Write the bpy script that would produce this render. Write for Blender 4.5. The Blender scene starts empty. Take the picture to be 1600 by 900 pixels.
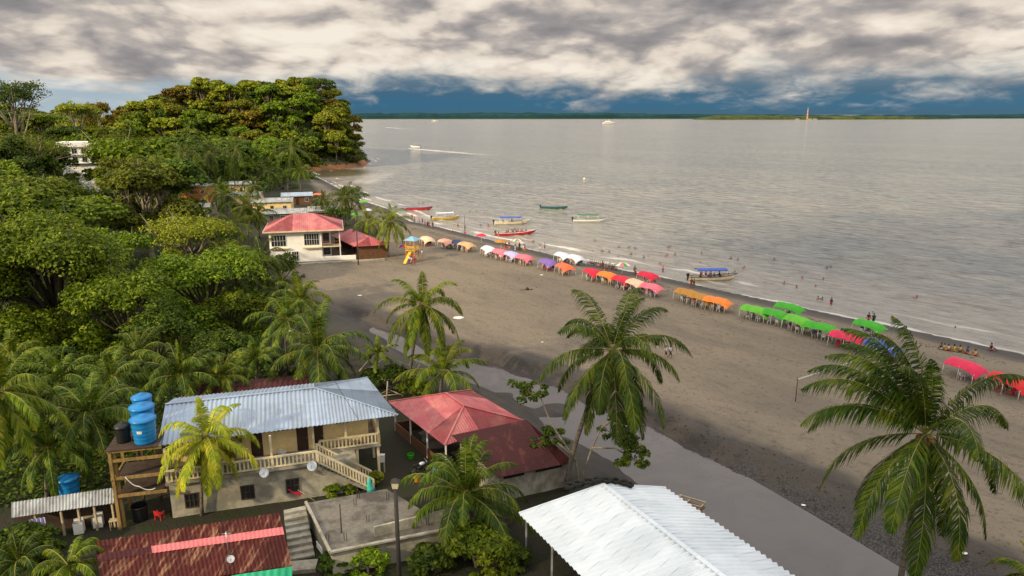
import bpy, math, random
import numpy as np
from math import sin, cos, pi, radians, atan, tan, sqrt
from mathutils import Vector
S = bpy.context.scene
C = S.collection
# ------------------------------------------------------------------ camera
F = 1100.0; TH = atan((450 - 178.5) / F); CAMH = 30.0
cam = bpy.data.cameras.new('camera'); camo = bpy.data.objects.new('camera', cam); C.objects.link(camo)
camo.location = (0, 0, CAMH); camo.rotation_euler = (pi / 2 - TH, 0, 0)
cam.sensor_width = 36; cam.lens = 36 * F / 1600; cam.clip_start = 0.5; cam.clip_end = 60000
S.camera = camo
# ------------------------------------------------------------------ world, sun, exposure
SUN = Vector((-0.70, -0.58, 0.40)).normalized()
w = bpy.data.worlds.new('World'); S.world = w; w.use_nodes = True
nt = w.node_tree; nt.nodes.clear()
def N(t, typ, **k):
    n = t.nodes.new(typ)
    for a, b in k.items(): setattr(n, a, b)
    return n
def mathn(t, op, a, b=None, c=None, clamp=False):
    n = t.nodes.new('ShaderNodeMath'); n.operation = op; n.use_clamp = clamp
    for i, v in enumerate((a, b, c)):
        if v is None: continue
        if hasattr(v, 'links'): t.links.new(v, n.inputs[i])
        else: n.inputs[i].default_value = v
    return n.outputs[0]
def maprange(t, v, a, b, c=0.0, d=1.0, smooth=True):
    n = t.nodes.new('ShaderNodeMapRange'); n.interpolation_type = 'SMOOTHSTEP' if smooth else 'LINEAR'
    t.links.new(v, n.inputs[0])
    for i, x in enumerate((a, b, c, d)): n.inputs[i + 1].default_value = x
    return n.outputs[0]
def mixc(t, f, a, b, mode='MIX'):
    n = t.nodes.new('ShaderNodeMix'); n.data_type = 'RGBA'; n.blend_type = mode
    if hasattr(f, 'links'): t.links.new(f, n.inputs[0])
    else: n.inputs[0].default_value = f
    for i, v in ((6, a), (7, b)):
        if hasattr(v, 'links'): t.links.new(v, n.inputs[i])
        else: n.inputs[i].default_value = (*v, 1) if len(v) == 3 else v
    return n.outputs[2]
def ramp(t, v, stops):
    n = t.nodes.new('ShaderNodeValToRGB'); t.links.new(v, n.inputs[0])
    el = n.color_ramp.elements
    while len(el) < len(stops): el.new(0.5)
    for e, (p, c) in zip(el, stops): e.position = p; e.color = (*c, 1)
    return n.outputs[0]
def noise(t, vec, scale, detail=4, rough=0.55, dist=0.0):
    n = t.nodes.new('ShaderNodeTexNoise'); n.inputs['Scale'].default_value = scale; n.inputs['Detail'].default_value = detail
    n.inputs['Roughness'].default_value = rough; n.inputs['Distortion'].default_value = dist
    if vec is not None: t.links.new(vec, n.inputs['Vector'])
    return n.outputs['Fac']
tc = N(nt, 'ShaderNodeTexCoord'); sp = N(nt, 'ShaderNodeSeparateXYZ'); nt.links.new(tc.outputs['Generated'], sp.inputs[0])
X, Y, Z = sp.outputs
zz = mathn(nt, 'MAXIMUM', Z, 0.0)
hh = mathn(nt, 'ADD', zz, 0.26)
cb = N(nt, 'ShaderNodeCombineXYZ')
nt.links.new(mathn(nt, 'DIVIDE', X, hh), cb.inputs[0]); nt.links.new(mathn(nt, 'DIVIDE', Y, hh), cb.inputs[1])
def cloudvec(ox, oy):
    mp = N(nt, 'ShaderNodeMapping'); nt.links.new(cb.outputs[0], mp.inputs[0]); mp.inputs['Scale'].default_value = (1.15, 0.95, 1); mp.inputs['Location'].default_value = (3.1 + ox, 1.7 + oy, 0); mp.inputs['Rotation'].default_value = (0, 0, radians(-10)); return mp.outputs[0]
cv = cloudvec(0, 0); cv2 = cloudvec(0.05, 0.10)
n1 = noise(nt, cv, 1.35, 9, 0.55, 0.2); n1b = noise(nt, cv2, 1.35, 4, 0.50, 0.2)
n2 = noise(nt, cv, 0.75, 2, 0.5, 0.3)
n3 = noise(nt, cv, 5.5, 6, 0.62, 0.5)
relief = mathn(nt, 'MULTIPLY', mathn(nt, 'SUBTRACT', n1, n1b), 0.75)
thick = mathn(nt, 'ADD', mathn(nt, 'MULTIPLY', n1, 0.50), mathn(nt, 'ADD', mathn(nt, 'MULTIPLY', n2, 0.40), mathn(nt, 'MULTIPLY', n3, 0.05)))
thick = mathn(nt, 'ADD', thick, relief)
wv = N(nt, 'ShaderNodeVectorMath', operation='ADD'); nzw = N(nt, 'ShaderNodeTexNoise'); nzw.inputs['Scale'].default_value = 2.0; nzw.inputs['Detail'].default_value = 3; nt.links.new(cv, nzw.inputs['Vector'])
wsc = N(nt, 'ShaderNodeVectorMath', operation='SCALE'); nt.links.new(nzw.outputs['Color'], wsc.inputs[0]); wsc.inputs['Scale'].default_value = 0.35; nt.links.new(cv, wv.inputs[0]); nt.links.new(wsc.outputs[0], wv.inputs[1])
bill = None
for sc_, wt_ in ((2.2, .56), (4.8, .27), (10.5, .12), (23.0, .05)):
    q_ = mathn(nt, 'MULTIPLY', mathn(nt, 'ABSOLUTE', mathn(nt, 'SUBTRACT', mathn(nt, 'MULTIPLY', noise(nt, wv.outputs[0], sc_, 0.0, 0.5), 2.0), 1.0)), wt_)
    bill = q_ if bill is None else mathn(nt, 'ADD', bill, q_)
thick = mathn(nt, 'SUBTRACT', thick, mathn(nt, 'MULTIPLY', mathn(nt, 'SUBTRACT', bill, 0.20), 0.40))
az = mathn(nt, 'ARCTAN2', X, Y)
side = maprange(nt, az, -0.25, 0.12)
thick2 = mathn(nt, 'ADD', thick, mathn(nt, 'SUBTRACT', mathn(nt, 'MULTIPLY', side, 0.03), mathn(nt, 'MULTIPLY', maprange(nt, Z, 0.19, 0.07), 0.035)))
ccol = ramp(nt, thick2, [(0.33, (0.86, 0.78, 0.67)), (0.43, (0.69, 0.61, 0.52)), (0.49, (0.47, 0.42, 0.385)), (0.56, (0.31, 0.29, 0.285)), (0.68, (0.20, 0.192, 0.205))])
# clouds give way to clear air and rain-blue low over the horizon
edge = mathn(nt, 'ADD', Z, mathn(nt, 'MULTIPLY', mathn(nt, 'SUBTRACT', n1, 0.5), 0.10))
edge = mathn(nt, 'ADD', edge, mathn(nt, 'MULTIPLY', mathn(nt, 'SUBTRACT', n3, 0.5), 0.05))
edge = mathn(nt, 'ADD', edge, mathn(nt, 'MULTIPLY', mathn(nt, 'SUBTRACT', bill, 0.2), 0.05))
cover = maprange(nt, edge, 0.016, 0.066)
low_l = ramp(nt, zz, [(0.0, (0.42, 0.50, 0.54)), (0.03, (0.33, 0.45, 0.55)), (0.06, (0.45, 0.50, 0.54))])
low_r = ramp(nt, zz, [(0.0, (0.035, 0.115, 0.19)), (0.012, (0.006, 0.115, 0.23)), (0.028, (0.012, 0.10, 0.20)), (0.05, (0.10, 0.165, 0.24)), (0.08, (0.28, 0.30, 0.33))])
low = mixc(nt, maprange(nt, az, -0.50, -0.22), low_l, low_r)
rightdark = maprange(nt, az, 0.05, 0.6)
sky = N(nt, 'ShaderNodeTexSky', sky_type='NISHITA'); sky.sun_disc = False
sky.sun_elevation = math.asin(SUN.z); sky.sun_rotation = math.atan2(SUN.x, SUN.y)
skc = mixc(nt, 1.0, sky.outputs[0], (0.09, 0.09, 0.09), 'MULTIPLY')
lowmix = mixc(nt, 0.90, skc, low)
full = mixc(nt, cover, lowmix, ccol)
# thicker, brighter deck overhead (above the frame) is what lights the beach
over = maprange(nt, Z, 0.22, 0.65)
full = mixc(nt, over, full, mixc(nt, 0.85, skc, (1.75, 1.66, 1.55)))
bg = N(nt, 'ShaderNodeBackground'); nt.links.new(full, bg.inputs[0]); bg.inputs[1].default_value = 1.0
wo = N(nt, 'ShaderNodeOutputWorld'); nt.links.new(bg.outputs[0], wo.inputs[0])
sl = bpy.data.lights.new('sun', 'SUN'); sl.energy = 5.0; sl.angle = radians(1.6); sl.color = (1.0, 0.80, 0.50)
so = bpy.data.objects.new('sun', sl); C.objects.link(so); so.rotation_euler = SUN.to_track_quat('Z', 'Y').to_euler()
S.view_settings.view_transform = 'Standard'; S.view_settings.look = 'None'; S.view_settings.gamma = 1
S.view_settings.exposure = 0.10; S.view_settings.use_curve_mapping = False
S.render.engine = 'CYCLES'
S.cycles.max_bounces = 5; S.cycles.transparent_max_bounces = 8
# ------------------------------------------------------------------ pixel to place helpers
def ray(px, py):
    u = (px - 800) / F; v = (450 - py) / F
    return u, cos(TH) + v * sin(TH), -sin(TH) + v * cos(TH)
def P(px, py, z=1.5):
    u, dy, dz = ray(px, py); t = (z - CAMH) / dz
    return Vector((u * t, dy * t, z))
def PY(px, py, y):
    u, dy, dz = ray(px, py); t = y / dy
    return Vector((u * t, y, CAMH + dz * t))
def proj(p):
    x, y, z = p[0], p[1], p[2] - CAMH
    d = y * cos(TH) - z * sin(TH); v = y * sin(TH) + z * cos(TH)
    return 800 + F * x / d, 450 - F * v / d, d
# ------------------------------------------------------------------ tagging
def tag(o, label=None, cat=None, group=None, kind=None):
    if label: o['label'] = label
    if cat: o['category'] = cat
    if group: o['group'] = group
    if kind: o['kind'] = kind
    return o
def E(name, loc, rz=0.0, label=None, cat=None, group=None):
    o = bpy.data.objects.new(name, None); C.objects.link(o); o.empty_display_size = 0.3
    o.location = loc; o.rotation_euler = (0, 0, rz)
    return tag(o, label, cat, group)
ORD = ['leftmost', 'second from left', 'third from left', 'fourth from left', 'fifth from left', 'sixth from left', 'seventh from left', 'eighth from left', 'ninth from left', 'tenth from left', 'eleventh from left', 'twelfth from left', 'thirteenth from left', 'fourteenth from left', 'fifteenth from left', 'sixteenth from left', 'seventeenth from left', 'eighteenth from left', 'nineteenth from left', 'twentieth from left'] + ['twenty-' + s + ' from left' for s in ('first', 'second', 'third', 'fourth', 'fifth', 'sixth', 'seventh', 'eighth', 'ninth')] + ['thirtieth from left'] + ['thirty-' + s + ' from left' for s in ('first', 'second', 'third', 'fourth', 'fifth', 'sixth', 'seventh', 'eighth', 'ninth')]
def rank(objs, base):
    objs = sorted(objs, key=lambda o: proj(o.location)[0])
    if len(objs) == 1: objs[0]['label'] = base; return
    for i, o in enumerate(objs):
        o['label'] = base + ', ' + (ORD[i] if i < len(objs) - 1 else 'rightmost') 
def ztxt(o, mat):            # per-object material on shared mesh
    o.material_slots[0].link = 'OBJECT'; o.material_slots[0].material = mat
# ------------------------------------------------------------------ materials
MATS = {}
def mat(name, col, rough=0.7, var=0.12, vs=1.5, bump=0.0, bs=20, metal=0.0, col2=None, spec=0.4, stretch=None, lo=0.42, hi=0.62, coat=0, panel=None):
    m = bpy.data.materials.new(name); m.use_nodes = True; t = m.node_tree; b = t.nodes['Principled BSDF']
    g = t.nodes.new('ShaderNodeTexCoord'); vec = g.outputs['Object']
    if stretch:
        q = t.nodes.new('ShaderNodeMapping'); q.inputs['Scale'].default_value = stretch; t.links.new(vec, q.inputs[0]); vec = q.outputs[0]
    n = noise(t, vec, vs, 6, 0.65)
    if col2 is None: col2 = tuple(c * (1 - var * 2.2) for c in col)
    c = mixc(t, maprange(t, n, lo, hi), col, col2)
    n2 = noise(t, vec, vs * 7, 3, 0.6)
    c = mixc(t, mathn(t, 'MULTIPLY', maprange(t, n2, 0.35, 0.75), min(0.9, var * 2)), c, tuple(x * 0.55 for x in col))
    if panel:      # separate metal sheets, each weathered a little differently
        q = t.nodes.new('ShaderNodeMapping'); q.inputs['Rotation'].default_value = (0, 0, radians(panel[0])); t.links.new(g.outputs['Object'], q.inputs[0]); sx = t.nodes.new('ShaderNodeSeparateXYZ'); t.links.new(q.outputs[0], sx.inputs[0])
        f1 = mathn(t, 'DIVIDE', sx.outputs[0], panel[1]); wn = t.nodes.new('ShaderNodeTexWhiteNoise'); wn.noise_dimensions = '2D'; cx = t.nodes.new('ShaderNodeCombineXYZ'); t.links.new(mathn(t, 'FLOOR', f1), cx.inputs[0]); t.links.new(mathn(t, 'FLOOR', mathn(t, 'DIVIDE', sx.outputs[1], 3.1)), cx.inputs[1]); t.links.new(cx.outputs[0], wn.inputs['Vector'])
        lap = mathn(t, 'LESS_THAN', mathn(t, 'FRACT', f1), 0.045)
        k = mathn(t, 'SUBTRACT', maprange(t, wn.outputs['Value'], 0, 1, 1 - panel[2], 1.0, False), mathn(t, 'MULTIPLY', lap, 0.22)); cm_ = t.nodes.new('ShaderNodeCombineXYZ'); [t.links.new(k, cm_.inputs[i]) for i in range(3)]
        c = mixc(t, 1.0, c, cm_.outputs[0], 'MULTIPLY')
        st_ = t.nodes.new('ShaderNodeMapping'); st_.inputs['Scale'].default_value = (2.5, 0.4, 1); t.links.new(q.outputs[0], st_.inputs[0]); c = mixc(t, mathn(t, 'MULTIPLY', maprange(t, noise(t, st_.outputs[0], 0.9, 6, 0.7), 0.60, 0.74), panel[3]), c, (0.20, 0.12, 0.075))
    t.links.new(c, b.inputs['Base Color'])
    b.inputs['Roughness'].default_value = rough; b.inputs['Metallic'].default_value = metal
    b.inputs['Specular IOR Level'].default_value = spec; b.inputs['Coat Weight'].default_value = coat
    if bump:
        bn = t.nodes.new('ShaderNodeBump'); bn.inputs['Strength'].default_value = bump; bn.inputs['Distance'].default_value = 0.05
        t.links.new(noise(t, vec, bs, 5, 0.6), bn.inputs['Height']); t.links.new(bn.outputs[0], b.inputs['Normal'])
    MATS[name] = m
    return m
def leafmat(name, c1, c2, c3, trans=0.28, rough=0.5, tipcol=None):
    m = bpy.data.materials.new(name); m.use_nodes = True; t = m.node_tree; t.nodes.clear()
    g = t.nodes.new('ShaderNodeNewGeometry'); oi = t.nodes.new('ShaderNodeObjectInfo'); tcn = t.nodes.new('ShaderNodeTexCoord')
    r = g.outputs['Random Per Island']
    cl = noise(t, tcn.outputs['Object'], 0.55, 3)
    f = mathn(t, 'ADD', mathn(t, 'MULTIPLY', r, 0.55), mathn(t, 'ADD', mathn(t, 'MULTIPLY', maprange(t, cl, 0.35, 0.65), 0.35), mathn(t, 'MULTIPLY', oi.outputs['Random'], 0.15)))
    c = ramp(t, f, [(0.05, c1), (0.5, c2), (0.97, c3)])
    hs = t.nodes.new('ShaderNodeHueSaturation'); t.links.new(c, hs.inputs['Color'])
    t.links.new(maprange(t, oi.outputs['Random'], 0, 1, 0.485, 0.515, False), hs.inputs['Hue']); t.links.new(maprange(t, oi.outputs['Random'], 0, 1, 0.82, 1.18, False), hs.inputs['Value'])
    b = t.nodes.new('ShaderNodeBsdfPrincipled'); b.inputs['Roughness'].default_value = rough + .12; b.inputs['Specular IOR Level'].default_value = 0.16
    t.links.new(hs.outputs[0], b.inputs['Base Color'])
    tr = t.nodes.new('ShaderNodeBsdfTranslucent'); t.links.new(hs.outputs[0], tr.inputs[0])
    ms = t.nodes.new('ShaderNodeMixShader'); ms.inputs[0].default_value = trans
    t.links.new(b.outputs[0], ms.inputs[1]); t.links.new(tr.outputs[0], ms.inputs[2])
    o = t.nodes.new('ShaderNodeOutputMaterial'); t.links.new(ms.outputs[0], o.inputs[0]); MATS[name] = m
    return m
M = MATS
mat('plaster_grey', (0.44, 0.41, 0.32), 0.9, 0.24, 0.5, 0.4, 12, col2=(0.22, 0.205, 0.16))
mat('plaster_yellow', (0.80, 0.62, 0.30), 0.85, 0.07, 0.8, 0.1)
mat('cream_paint', (0.74, 0.64, 0.42), 0.7, 0.10, 1.5)
mat('white_wall', (0.90, 0.89, 0.85), 0.8, 0.05, 0.5)
mat('white_paint', (0.76, 0.76, 0.74), 0.5, 0.06, 2)
mat('white_plastic', (0.74, 0.74, 0.72), 0.4, 0.03, 2)
mat('blue_metal', (0.34, 0.43, 0.56), 0.45, 0.07, 0.35, col2=(0.28, 0.34, 0.43), panel=(0, 0.96, .20, .35))
mat('white_metal', (0.66, 0.72, 0.79), 0.4, 0.008, 0.25, col2=(0.58, 0.65, 0.72), panel=(61.6, .84, .10, .06))
mat('red_metal', (0.46, 0.095, 0.11), 0.5, 0.12, 0.45, col2=(0.55, 0.18, 0.17), panel=(-20, .9, .22, .3))
mat('grey_metal', (0.40, 0.42, 0.43), 0.5, 0.15, 0.7, col2=(0.24, 0.24, 0.23), panel=(0, .8, .3, .6))
mat('maroon_metal', (0.050, 0.010, 0.011), 0.6, 0.15, 0.9, col2=(0.10, 0.028, 0.020), lo=.55, hi=.62, stretch=(2, .6, 1), spec=.2)
mat('rust_metal', (0.085, 0.015, 0.012), 0.75, 0.2, 1.1, col2=(0.34, 0.17, 0.10), stretch=(3.0, 0.35, 1), lo=0.50, hi=0.66, spec=.2, panel=(-12, .8, .4, .3))
mat('pink_metal', (0.62, 0.16, 0.17), 0.6, 0.08, 1)
mat('concrete', (0.19, 0.172, 0.145), 0.9, 0.3, 0.5, 0.4, 9, col2=(0.070, 0.062, 0.052))
mat('concrete_light', (0.36, 0.34, 0.28), 0.9, 0.18, 0.8, 0.3, 9, col2=(0.2, 0.18, 0.14))
mat('timber_yellow', (0.34, 0.22, 0.075), 0.8, 0.2, 1.2, 0.2, stretch=(3, 3, 0.6))
mat('timber_dark', (0.07, 0.045, 0.03), 0.85, 0.2, 1.5, 0.2)
mat('timber_brown', (0.16, 0.075, 0.035), 0.75, 0.15, 1.5, 0.1, stretch=(1, 1, 3))
mat('timber_pale', (0.45, 0.37, 0.24), 0.8, 0.15, 1.5)
mat('glass_dark', (0.02, 0.025, 0.03), 0.12, 0.02, 1, spec=0.8)
mat('dark_door', (0.05, 0.022, 0.015), 0.5, 0.1, 1)
mat('dark_inside', (0.02, 0.018, 0.016), 0.9, 0.1, 1)
mat('blue_plastic', (0.012, 0.20, 0.52), 0.35, 0.06, 1.2)
mat('black_plastic', (0.012, 0.012, 0.013), 0.45, 0.1, 1)
mat('black_rubber', (0.012, 0.012, 0.012), 0.8, 0.1, 5)
mat('tarp_green', (0.02, 0.42, 0.22), 0.55, 0.08, 1)
mat('teal_cloth', (0.05, 0.45, 0.38), 0.7, 0.08, 1)
mat('bark_palm', (0.17, 0.145, 0.115), 0.9, 0.25, 2.0, 0.6, 14, stretch=(1, 1, 4))
mat('bark_pale', (0.34, 0.29, 0.22), 0.9, 0.2, 1.5, 0.3)
mat('bark_dark', (0.09, 0.07, 0.05), 0.9, 0.2, 1.5, 0.3)
mat('rachis', (0.30, 0.27, 0.06), 0.5, 0.1, 2)
mat('coconut', (0.34, 0.13, 0.03), 0.6, 0.2, 3)
mat('pole_dark', (0.045, 0.04, 0.035), 0.7, 0.1, 2)
mat('steel', (0.45, 0.46, 0.47), 0.35, 0.05, 2, metal=0.7)
mat('skin_brown', (0.16, 0.075, 0.04), 0.6, 0.05, 3)
mat('skin_tan', (0.30, 0.16, 0.09), 0.6, 0.05, 3)
mat('orange_paint', (0.62, 0.22, 0.02), 0.5, 0.1, 2)
mat('red_paint', (0.55, 0.025, 0.03), 0.5, 0.08, 2)
mat('yellow_paint', (0.70, 0.46, 0.03), 0.5, 0.08, 2)
mat('navy_paint', (0.02, 0.05, 0.16), 0.5, 0.08, 2)
mat('sky_blue_paint', (0.20, 0.42, 0.58), 0.5, 0.08, 2)
mat('green_paint', (0.02, 0.13, 0.07), 0.5, 0.08, 2)
mat('foam_white', (0.85, 0.85, 0.83), 0.8, 0.05, 2)
mat('rock', (0.30, 0.13, 0.05), 0.95, 0.3, 0.15, 0.8, 3, col2=(0.14, 0.08, 0.045))
mat('brick_orange', (0.50, 0.17, 0.06), 0.9, 0.15, 2)
for nm, c in dict(crimson=(0.62, 0.012, 0.045), pink=(0.78, 0.16, 0.22), orange=(0.80, 0.22, 0.03), coral=(0.80, 0.15, 0.06), mustard=(0.44, 0.20, 0.03), green=(0.045, 0.36, 0.015), lime=(0.12, 0.45, 0.025), white=(0.62, 0.66, 0.74), lavender=(0.42, 0.40, 0.66), purple=(0.20, 0.12, 0.42), navy=(0.03, 0.05, 0.13), blue=(0.05, 0.11, 0.48), tan=(0.55, 0.34, 0.17), peach=(0.72, 0.36, 0.26), cream=(0.72, 0.50, 0.34), hotpink=(0.66, 0.02, 0.08), black=(0.02, 0.02, 0.02), grey=(0.25, 0.25, 0.26), yellow=(0.7, 0.45, 0.05), red=(0.6, 0.02, 0.02), brown=(0.12, 0.06, 0.03)).items():
    mat('cloth_' + nm, c, 0.75, 0.09, 1.6, 0.15, 6)
leafmat('palm_dark', (0.014, 0.036, 0.004), (0.042, 0.080, 0.006), (0.17, 0.20, 0.012), 0.22, 0.40)  # shade of the foreground palms put into this darker green
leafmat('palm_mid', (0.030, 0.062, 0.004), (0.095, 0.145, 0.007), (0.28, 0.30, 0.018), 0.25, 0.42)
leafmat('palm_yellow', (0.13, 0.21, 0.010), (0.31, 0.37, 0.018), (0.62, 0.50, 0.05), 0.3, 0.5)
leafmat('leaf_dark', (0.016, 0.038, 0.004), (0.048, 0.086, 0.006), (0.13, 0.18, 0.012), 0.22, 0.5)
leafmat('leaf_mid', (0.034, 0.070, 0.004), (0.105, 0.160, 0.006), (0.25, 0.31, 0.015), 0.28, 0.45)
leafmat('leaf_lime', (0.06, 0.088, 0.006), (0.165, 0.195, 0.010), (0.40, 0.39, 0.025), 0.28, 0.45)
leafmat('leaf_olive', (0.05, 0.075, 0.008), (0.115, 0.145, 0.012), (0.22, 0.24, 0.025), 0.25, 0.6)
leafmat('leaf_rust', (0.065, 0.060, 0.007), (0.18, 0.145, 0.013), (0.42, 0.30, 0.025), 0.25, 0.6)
# ------------------------------------------------------------------ mesh builder
class MB:
    def __init__(s): s.v = []; s.f = []; s.sm = []; s.mi = []; s.cur = 0
    def add(s, vs, fs, smooth=False):
        k = len(s.v); s.v += [tuple(p) for p in vs]
        for f in fs: s.f.append(tuple(i + k for i in f)); s.sm.append(smooth); s.mi.append(s.cur)
    def hexa(s, b, t):      # bottom 4, top 4 (ccw)
        s.add(list(b) + list(t), [(3, 2, 1, 0), (4, 5, 6, 7), (0, 1, 5, 4), (1, 2, 6, 5), (2, 3, 7, 6), (3, 0, 4, 7)])
    def box(s, x0, x1, y0, y1, z0, z1):
        s.hexa([(x0, y0, z0), (x1, y0, z0), (x1, y1, z0), (x0, y1, z0)], [(x0, y0, z1), (x1, y0, z1), (x1, y1, z1), (x0, y1, z1)])
    def bar(s, a, b, w, h=None):      # rectangular bar from a to b
        a = Vector(a); b = Vector(b); h = h or w; d = (b - a).normalized()
        up = Vector((0, 0, 1)) if abs(d.z) < 0.95 else Vector((1, 0, 0))
        sd = d.cross(up).normalized() * (w / 2); u = sd.cross(d).normalized() * (h / 2)
        q = [-sd - u, sd - u, sd + u, -sd + u]
        s.add([a + x for x in q] + [b + x for x in q], [(0, 1, 2, 3), (7, 6, 5, 4), (0, 4, 5, 1), (1, 5, 6, 2), (2, 6, 7, 3), (3, 7, 4, 0)])
    def tube(s, pts, rad, n=8, cap=True):
        pts = [Vector(p) for p in pts]; m = len(pts)
        if not hasattr(rad, '__len__'): rad = [rad] * m
        vs = []; ref = None
        for i in range(m):
            d = (pts[min(i + 1, m - 1)] - pts[max(i - 1, 0)]).normalized()
            if ref is None: ref = Vector((1, 0, 0)) if abs(d.x) < 0.8 else Vector((0, 1, 0))
            a = (ref - d * ref.dot(d)).normalized(); b = d.cross(a); ref = a
            for k in range(n):
                an = 2 * pi * k / n; vs.append(pts[i] + (a * cos(an) + b * sin(an)) * rad[i])
        fs = [(i * n + k, i * n + (k + 1) % n, (i + 1) * n + (k + 1) % n, (i + 1) * n + k) for i in range(m - 1) for k in range(n)]
        if cap: fs += [tuple(range(n))[::-1], tuple((m - 1) * n + k for k in range(n))]
        s.add(vs, fs, True)
    def lathe(s, prof, n=20, c=(0, 0, 0)):
        vs = [(c[0] + r * cos(2 * pi * k / n), c[1] + r * sin(2 * pi * k / n), c[2] + z) for r, z in prof for k in range(n)]
        m = len(prof)
        fs = [(i * n + k, i * n + (k + 1) % n, (i + 1) * n + (k + 1) % n, (i + 1) * n + k) for i in range(m - 1) for k in range(n)]
        s.add(vs, fs, True)
    def blob(s, c, r, seed=0, n=8, jag=0.2, sq=(1, 1, 1)):
        rn = random.Random(seed); vs = []; fs = []
        for i in range(n + 1):
            for k in range(n * 2):
                th = pi * i / n; ph = pi * k / n; q = r * (1 + (jag * (rn.random() - 0.5) if 0 < i < n else 0))
                vs.append((c[0] + q * sq[0] * sin(th) * cos(ph), c[1] + q * sq[1] * sin(th) * sin(ph), c[2] + q * sq[2] * cos(th)))
        m = n * 2
        fs = [(i * m + k, (i + 1) * m + k, (i + 1) * m + (k + 1) % m, i * m + (k + 1) % m) for i in range(n) for k in range(m)]
        s.add(vs, fs, True)
    def sheet(s, p00, p10, p11, p01, wave=0.0, pitch=0.25, th=0.02, nv=1):
        # corrugated panel, crests run from edge p00-p10 towards p01-p11
        p00, p10, p11, p01 = map(Vector, (p00, p10, p11, p01))
        L = max((p10 - p00).length, (p11 - p01).length); nu = max(1, int(L / pitch)) * (6 if wave else 1)
        nr = (p10 - p00).cross(p01 - p00).normalized()
        if nr.z < 0: nr = -nr
        vs = []
        for lay in (0, 1):
            for j in range(nv + 1):
                for i in range(nu + 1):
                    u = i / nu; q = j / nv
                    p = (p00.lerp(p10, u)).lerp(p01.lerp(p11, u), q)
                    h = wave * cos(2 * pi * i / 6) if wave else 0
                    vs.append(p + nr * (h - lay * th))
        n = nu + 1; m = nv + 1; fs = []
        for j in range(nv):
            for i in range(nu):
                a = j * n + i; fs.append((a, a + 1, a + n + 1, a + n)); b = a + n * m; fs.append((b, b + n, b + n + 1, b + 1))
        k = n * m
        for i in range(nu): fs.append((i, i + k, i + 1 + k, i + 1)); a = nv * n + i; fs.append((a, a + 1, a + 1 + k, a + k))
        for j in range(nv): a = j * n; fs.append((a, a + n, a + n + k, a + k)); a = j * n + nu; fs.append((a, a + k, a + n + k, a + n))
        s.add(vs, fs)
    def mesh(s, name):
        me = bpy.data.meshes.new(name); me.from_pydata(s.v, [], s.f); me.polygons.foreach_set('use_smooth', s.sm)
        if any(s.mi): me.polygons.foreach_set('material_index', s.mi)
        me.update(); return me
    def build(s, name, m, parent=None, label=None):
        me = s.mesh(name); me.materials.append(M[m] if isinstance(m, str) else m)
        if any(s.mi): me.materials.append(M['rachis'])
        o = bpy.data.objects.new(name, me); C.objects.link(o)
        if parent: o.parent = parent
        if label: o['label'] = label
        return o
def npmesh(name, V, faces, m, smooth=False):
    """V (n,3), faces (k,4) or (k,3)"""
    me = bpy.data.meshes.new(name); k, q = faces.shape
    me.vertices.add(len(V)); me.vertices.foreach_set('co', V.astype(np.float32).ravel())
    me.loops.add(k * q); me.loops.foreach_set('vertex_index', faces.astype(np.int32).ravel())
    me.polygons.add(k); me.polygons.foreach_set('loop_start', np.arange(0, k * q, q, dtype=np.int32)); me.polygons.foreach_set('loop_total', np.full(k, q, dtype=np.int32))
    if smooth: me.polygons.foreach_set('use_smooth', np.ones(k, dtype=bool))
    me.update(calc_edges=True)
    if m: me.materials.append(M[m] if isinstance(m, str) else m)
    return me
def link(name, me, parent=None):
    o = bpy.data.objects.new(name, me); C.objects.link(o)
    if parent: o.parent = parent
    return o
def copy_tree(o, parent=None):
    c = o.copy(); C.objects.link(c)
    if parent: c.parent = parent
    for ch in list(o.children): copy_tree(ch, c)
    return c
# ------------------------------------------------------------------ terrain
SHORE = [(260, -120), (200, -60), (130, 20), (90, 62), (65.7, 85.6), (57.9, 95.1), (51.7, 101.5), (43.7, 111.1), (36, 120.1), (28, 130.2), (14.5, 143.2), (2.9, 159.7), (-9.7, 176.4), (-21.1, 192.1), (-29.5, 201.6), (-42.2, 231.6), (-55.6, 254.8), (-77.6, 306.6), (-95.7, 348), (-108.7, 375.2), (-107, 392), (-99, 402), (-93, 412), (-90, 430), (-93, 470), (-115, 540), (-200, 640), (-420, 780), (-1500, 1300), (-9000, 3500)]
def shore_dist(x, y):
    x = np.asarray(x, float); y = np.asarray(y, float); best = np.full(x.shape, 1e18); sgn = np.ones(x.shape)
    for (ax, ay), (bx, by) in zip(SHORE[:-1], SHORE[1:]):
        dx, dy = bx - ax, by - ay; L2 = dx * dx + dy * dy
        t = np.clip(((x - ax) * dx + (y - ay) * dy) / L2, 0, 1)
        d2 = (x - ax - t * dx) ** 2 + (y - ay - t * dy) ** 2
        s = np.sign(dx * (y - ay) - dy * (x - ax)); m = d2 < best - 1e-9
        best = np.where(m, d2, best); sgn = np.where(m, s, sgn)
    return np.sqrt(best) * sgn          # inland positive (land lies left of the walk)
def ss(v, a, b):
    t = np.clip((v - a) / (b - a), 0, 1); return t * t * (3 - 2 * t)
CS = [-130, -100, -87, -76, -69, -55.7, -42.3, -32.8, -24.6, -16.3, -5, 20]
CF = [44, 44.5, 44.8, 45.7, 48.2, 49.9, 50.4, 49, 47.5, 45.8, 43, 38]
CC = [44.5, 46, 46.8, 48.0, 49.8, 51.5, 52.3, 52.3, 52.4, 51.6, 49, 44]
CN = [43.8, 43.2, 42.6, 42.6, 42.6, 43.8, 42.0, 41.0, 38.8, 36.8, 34, 30]
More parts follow.
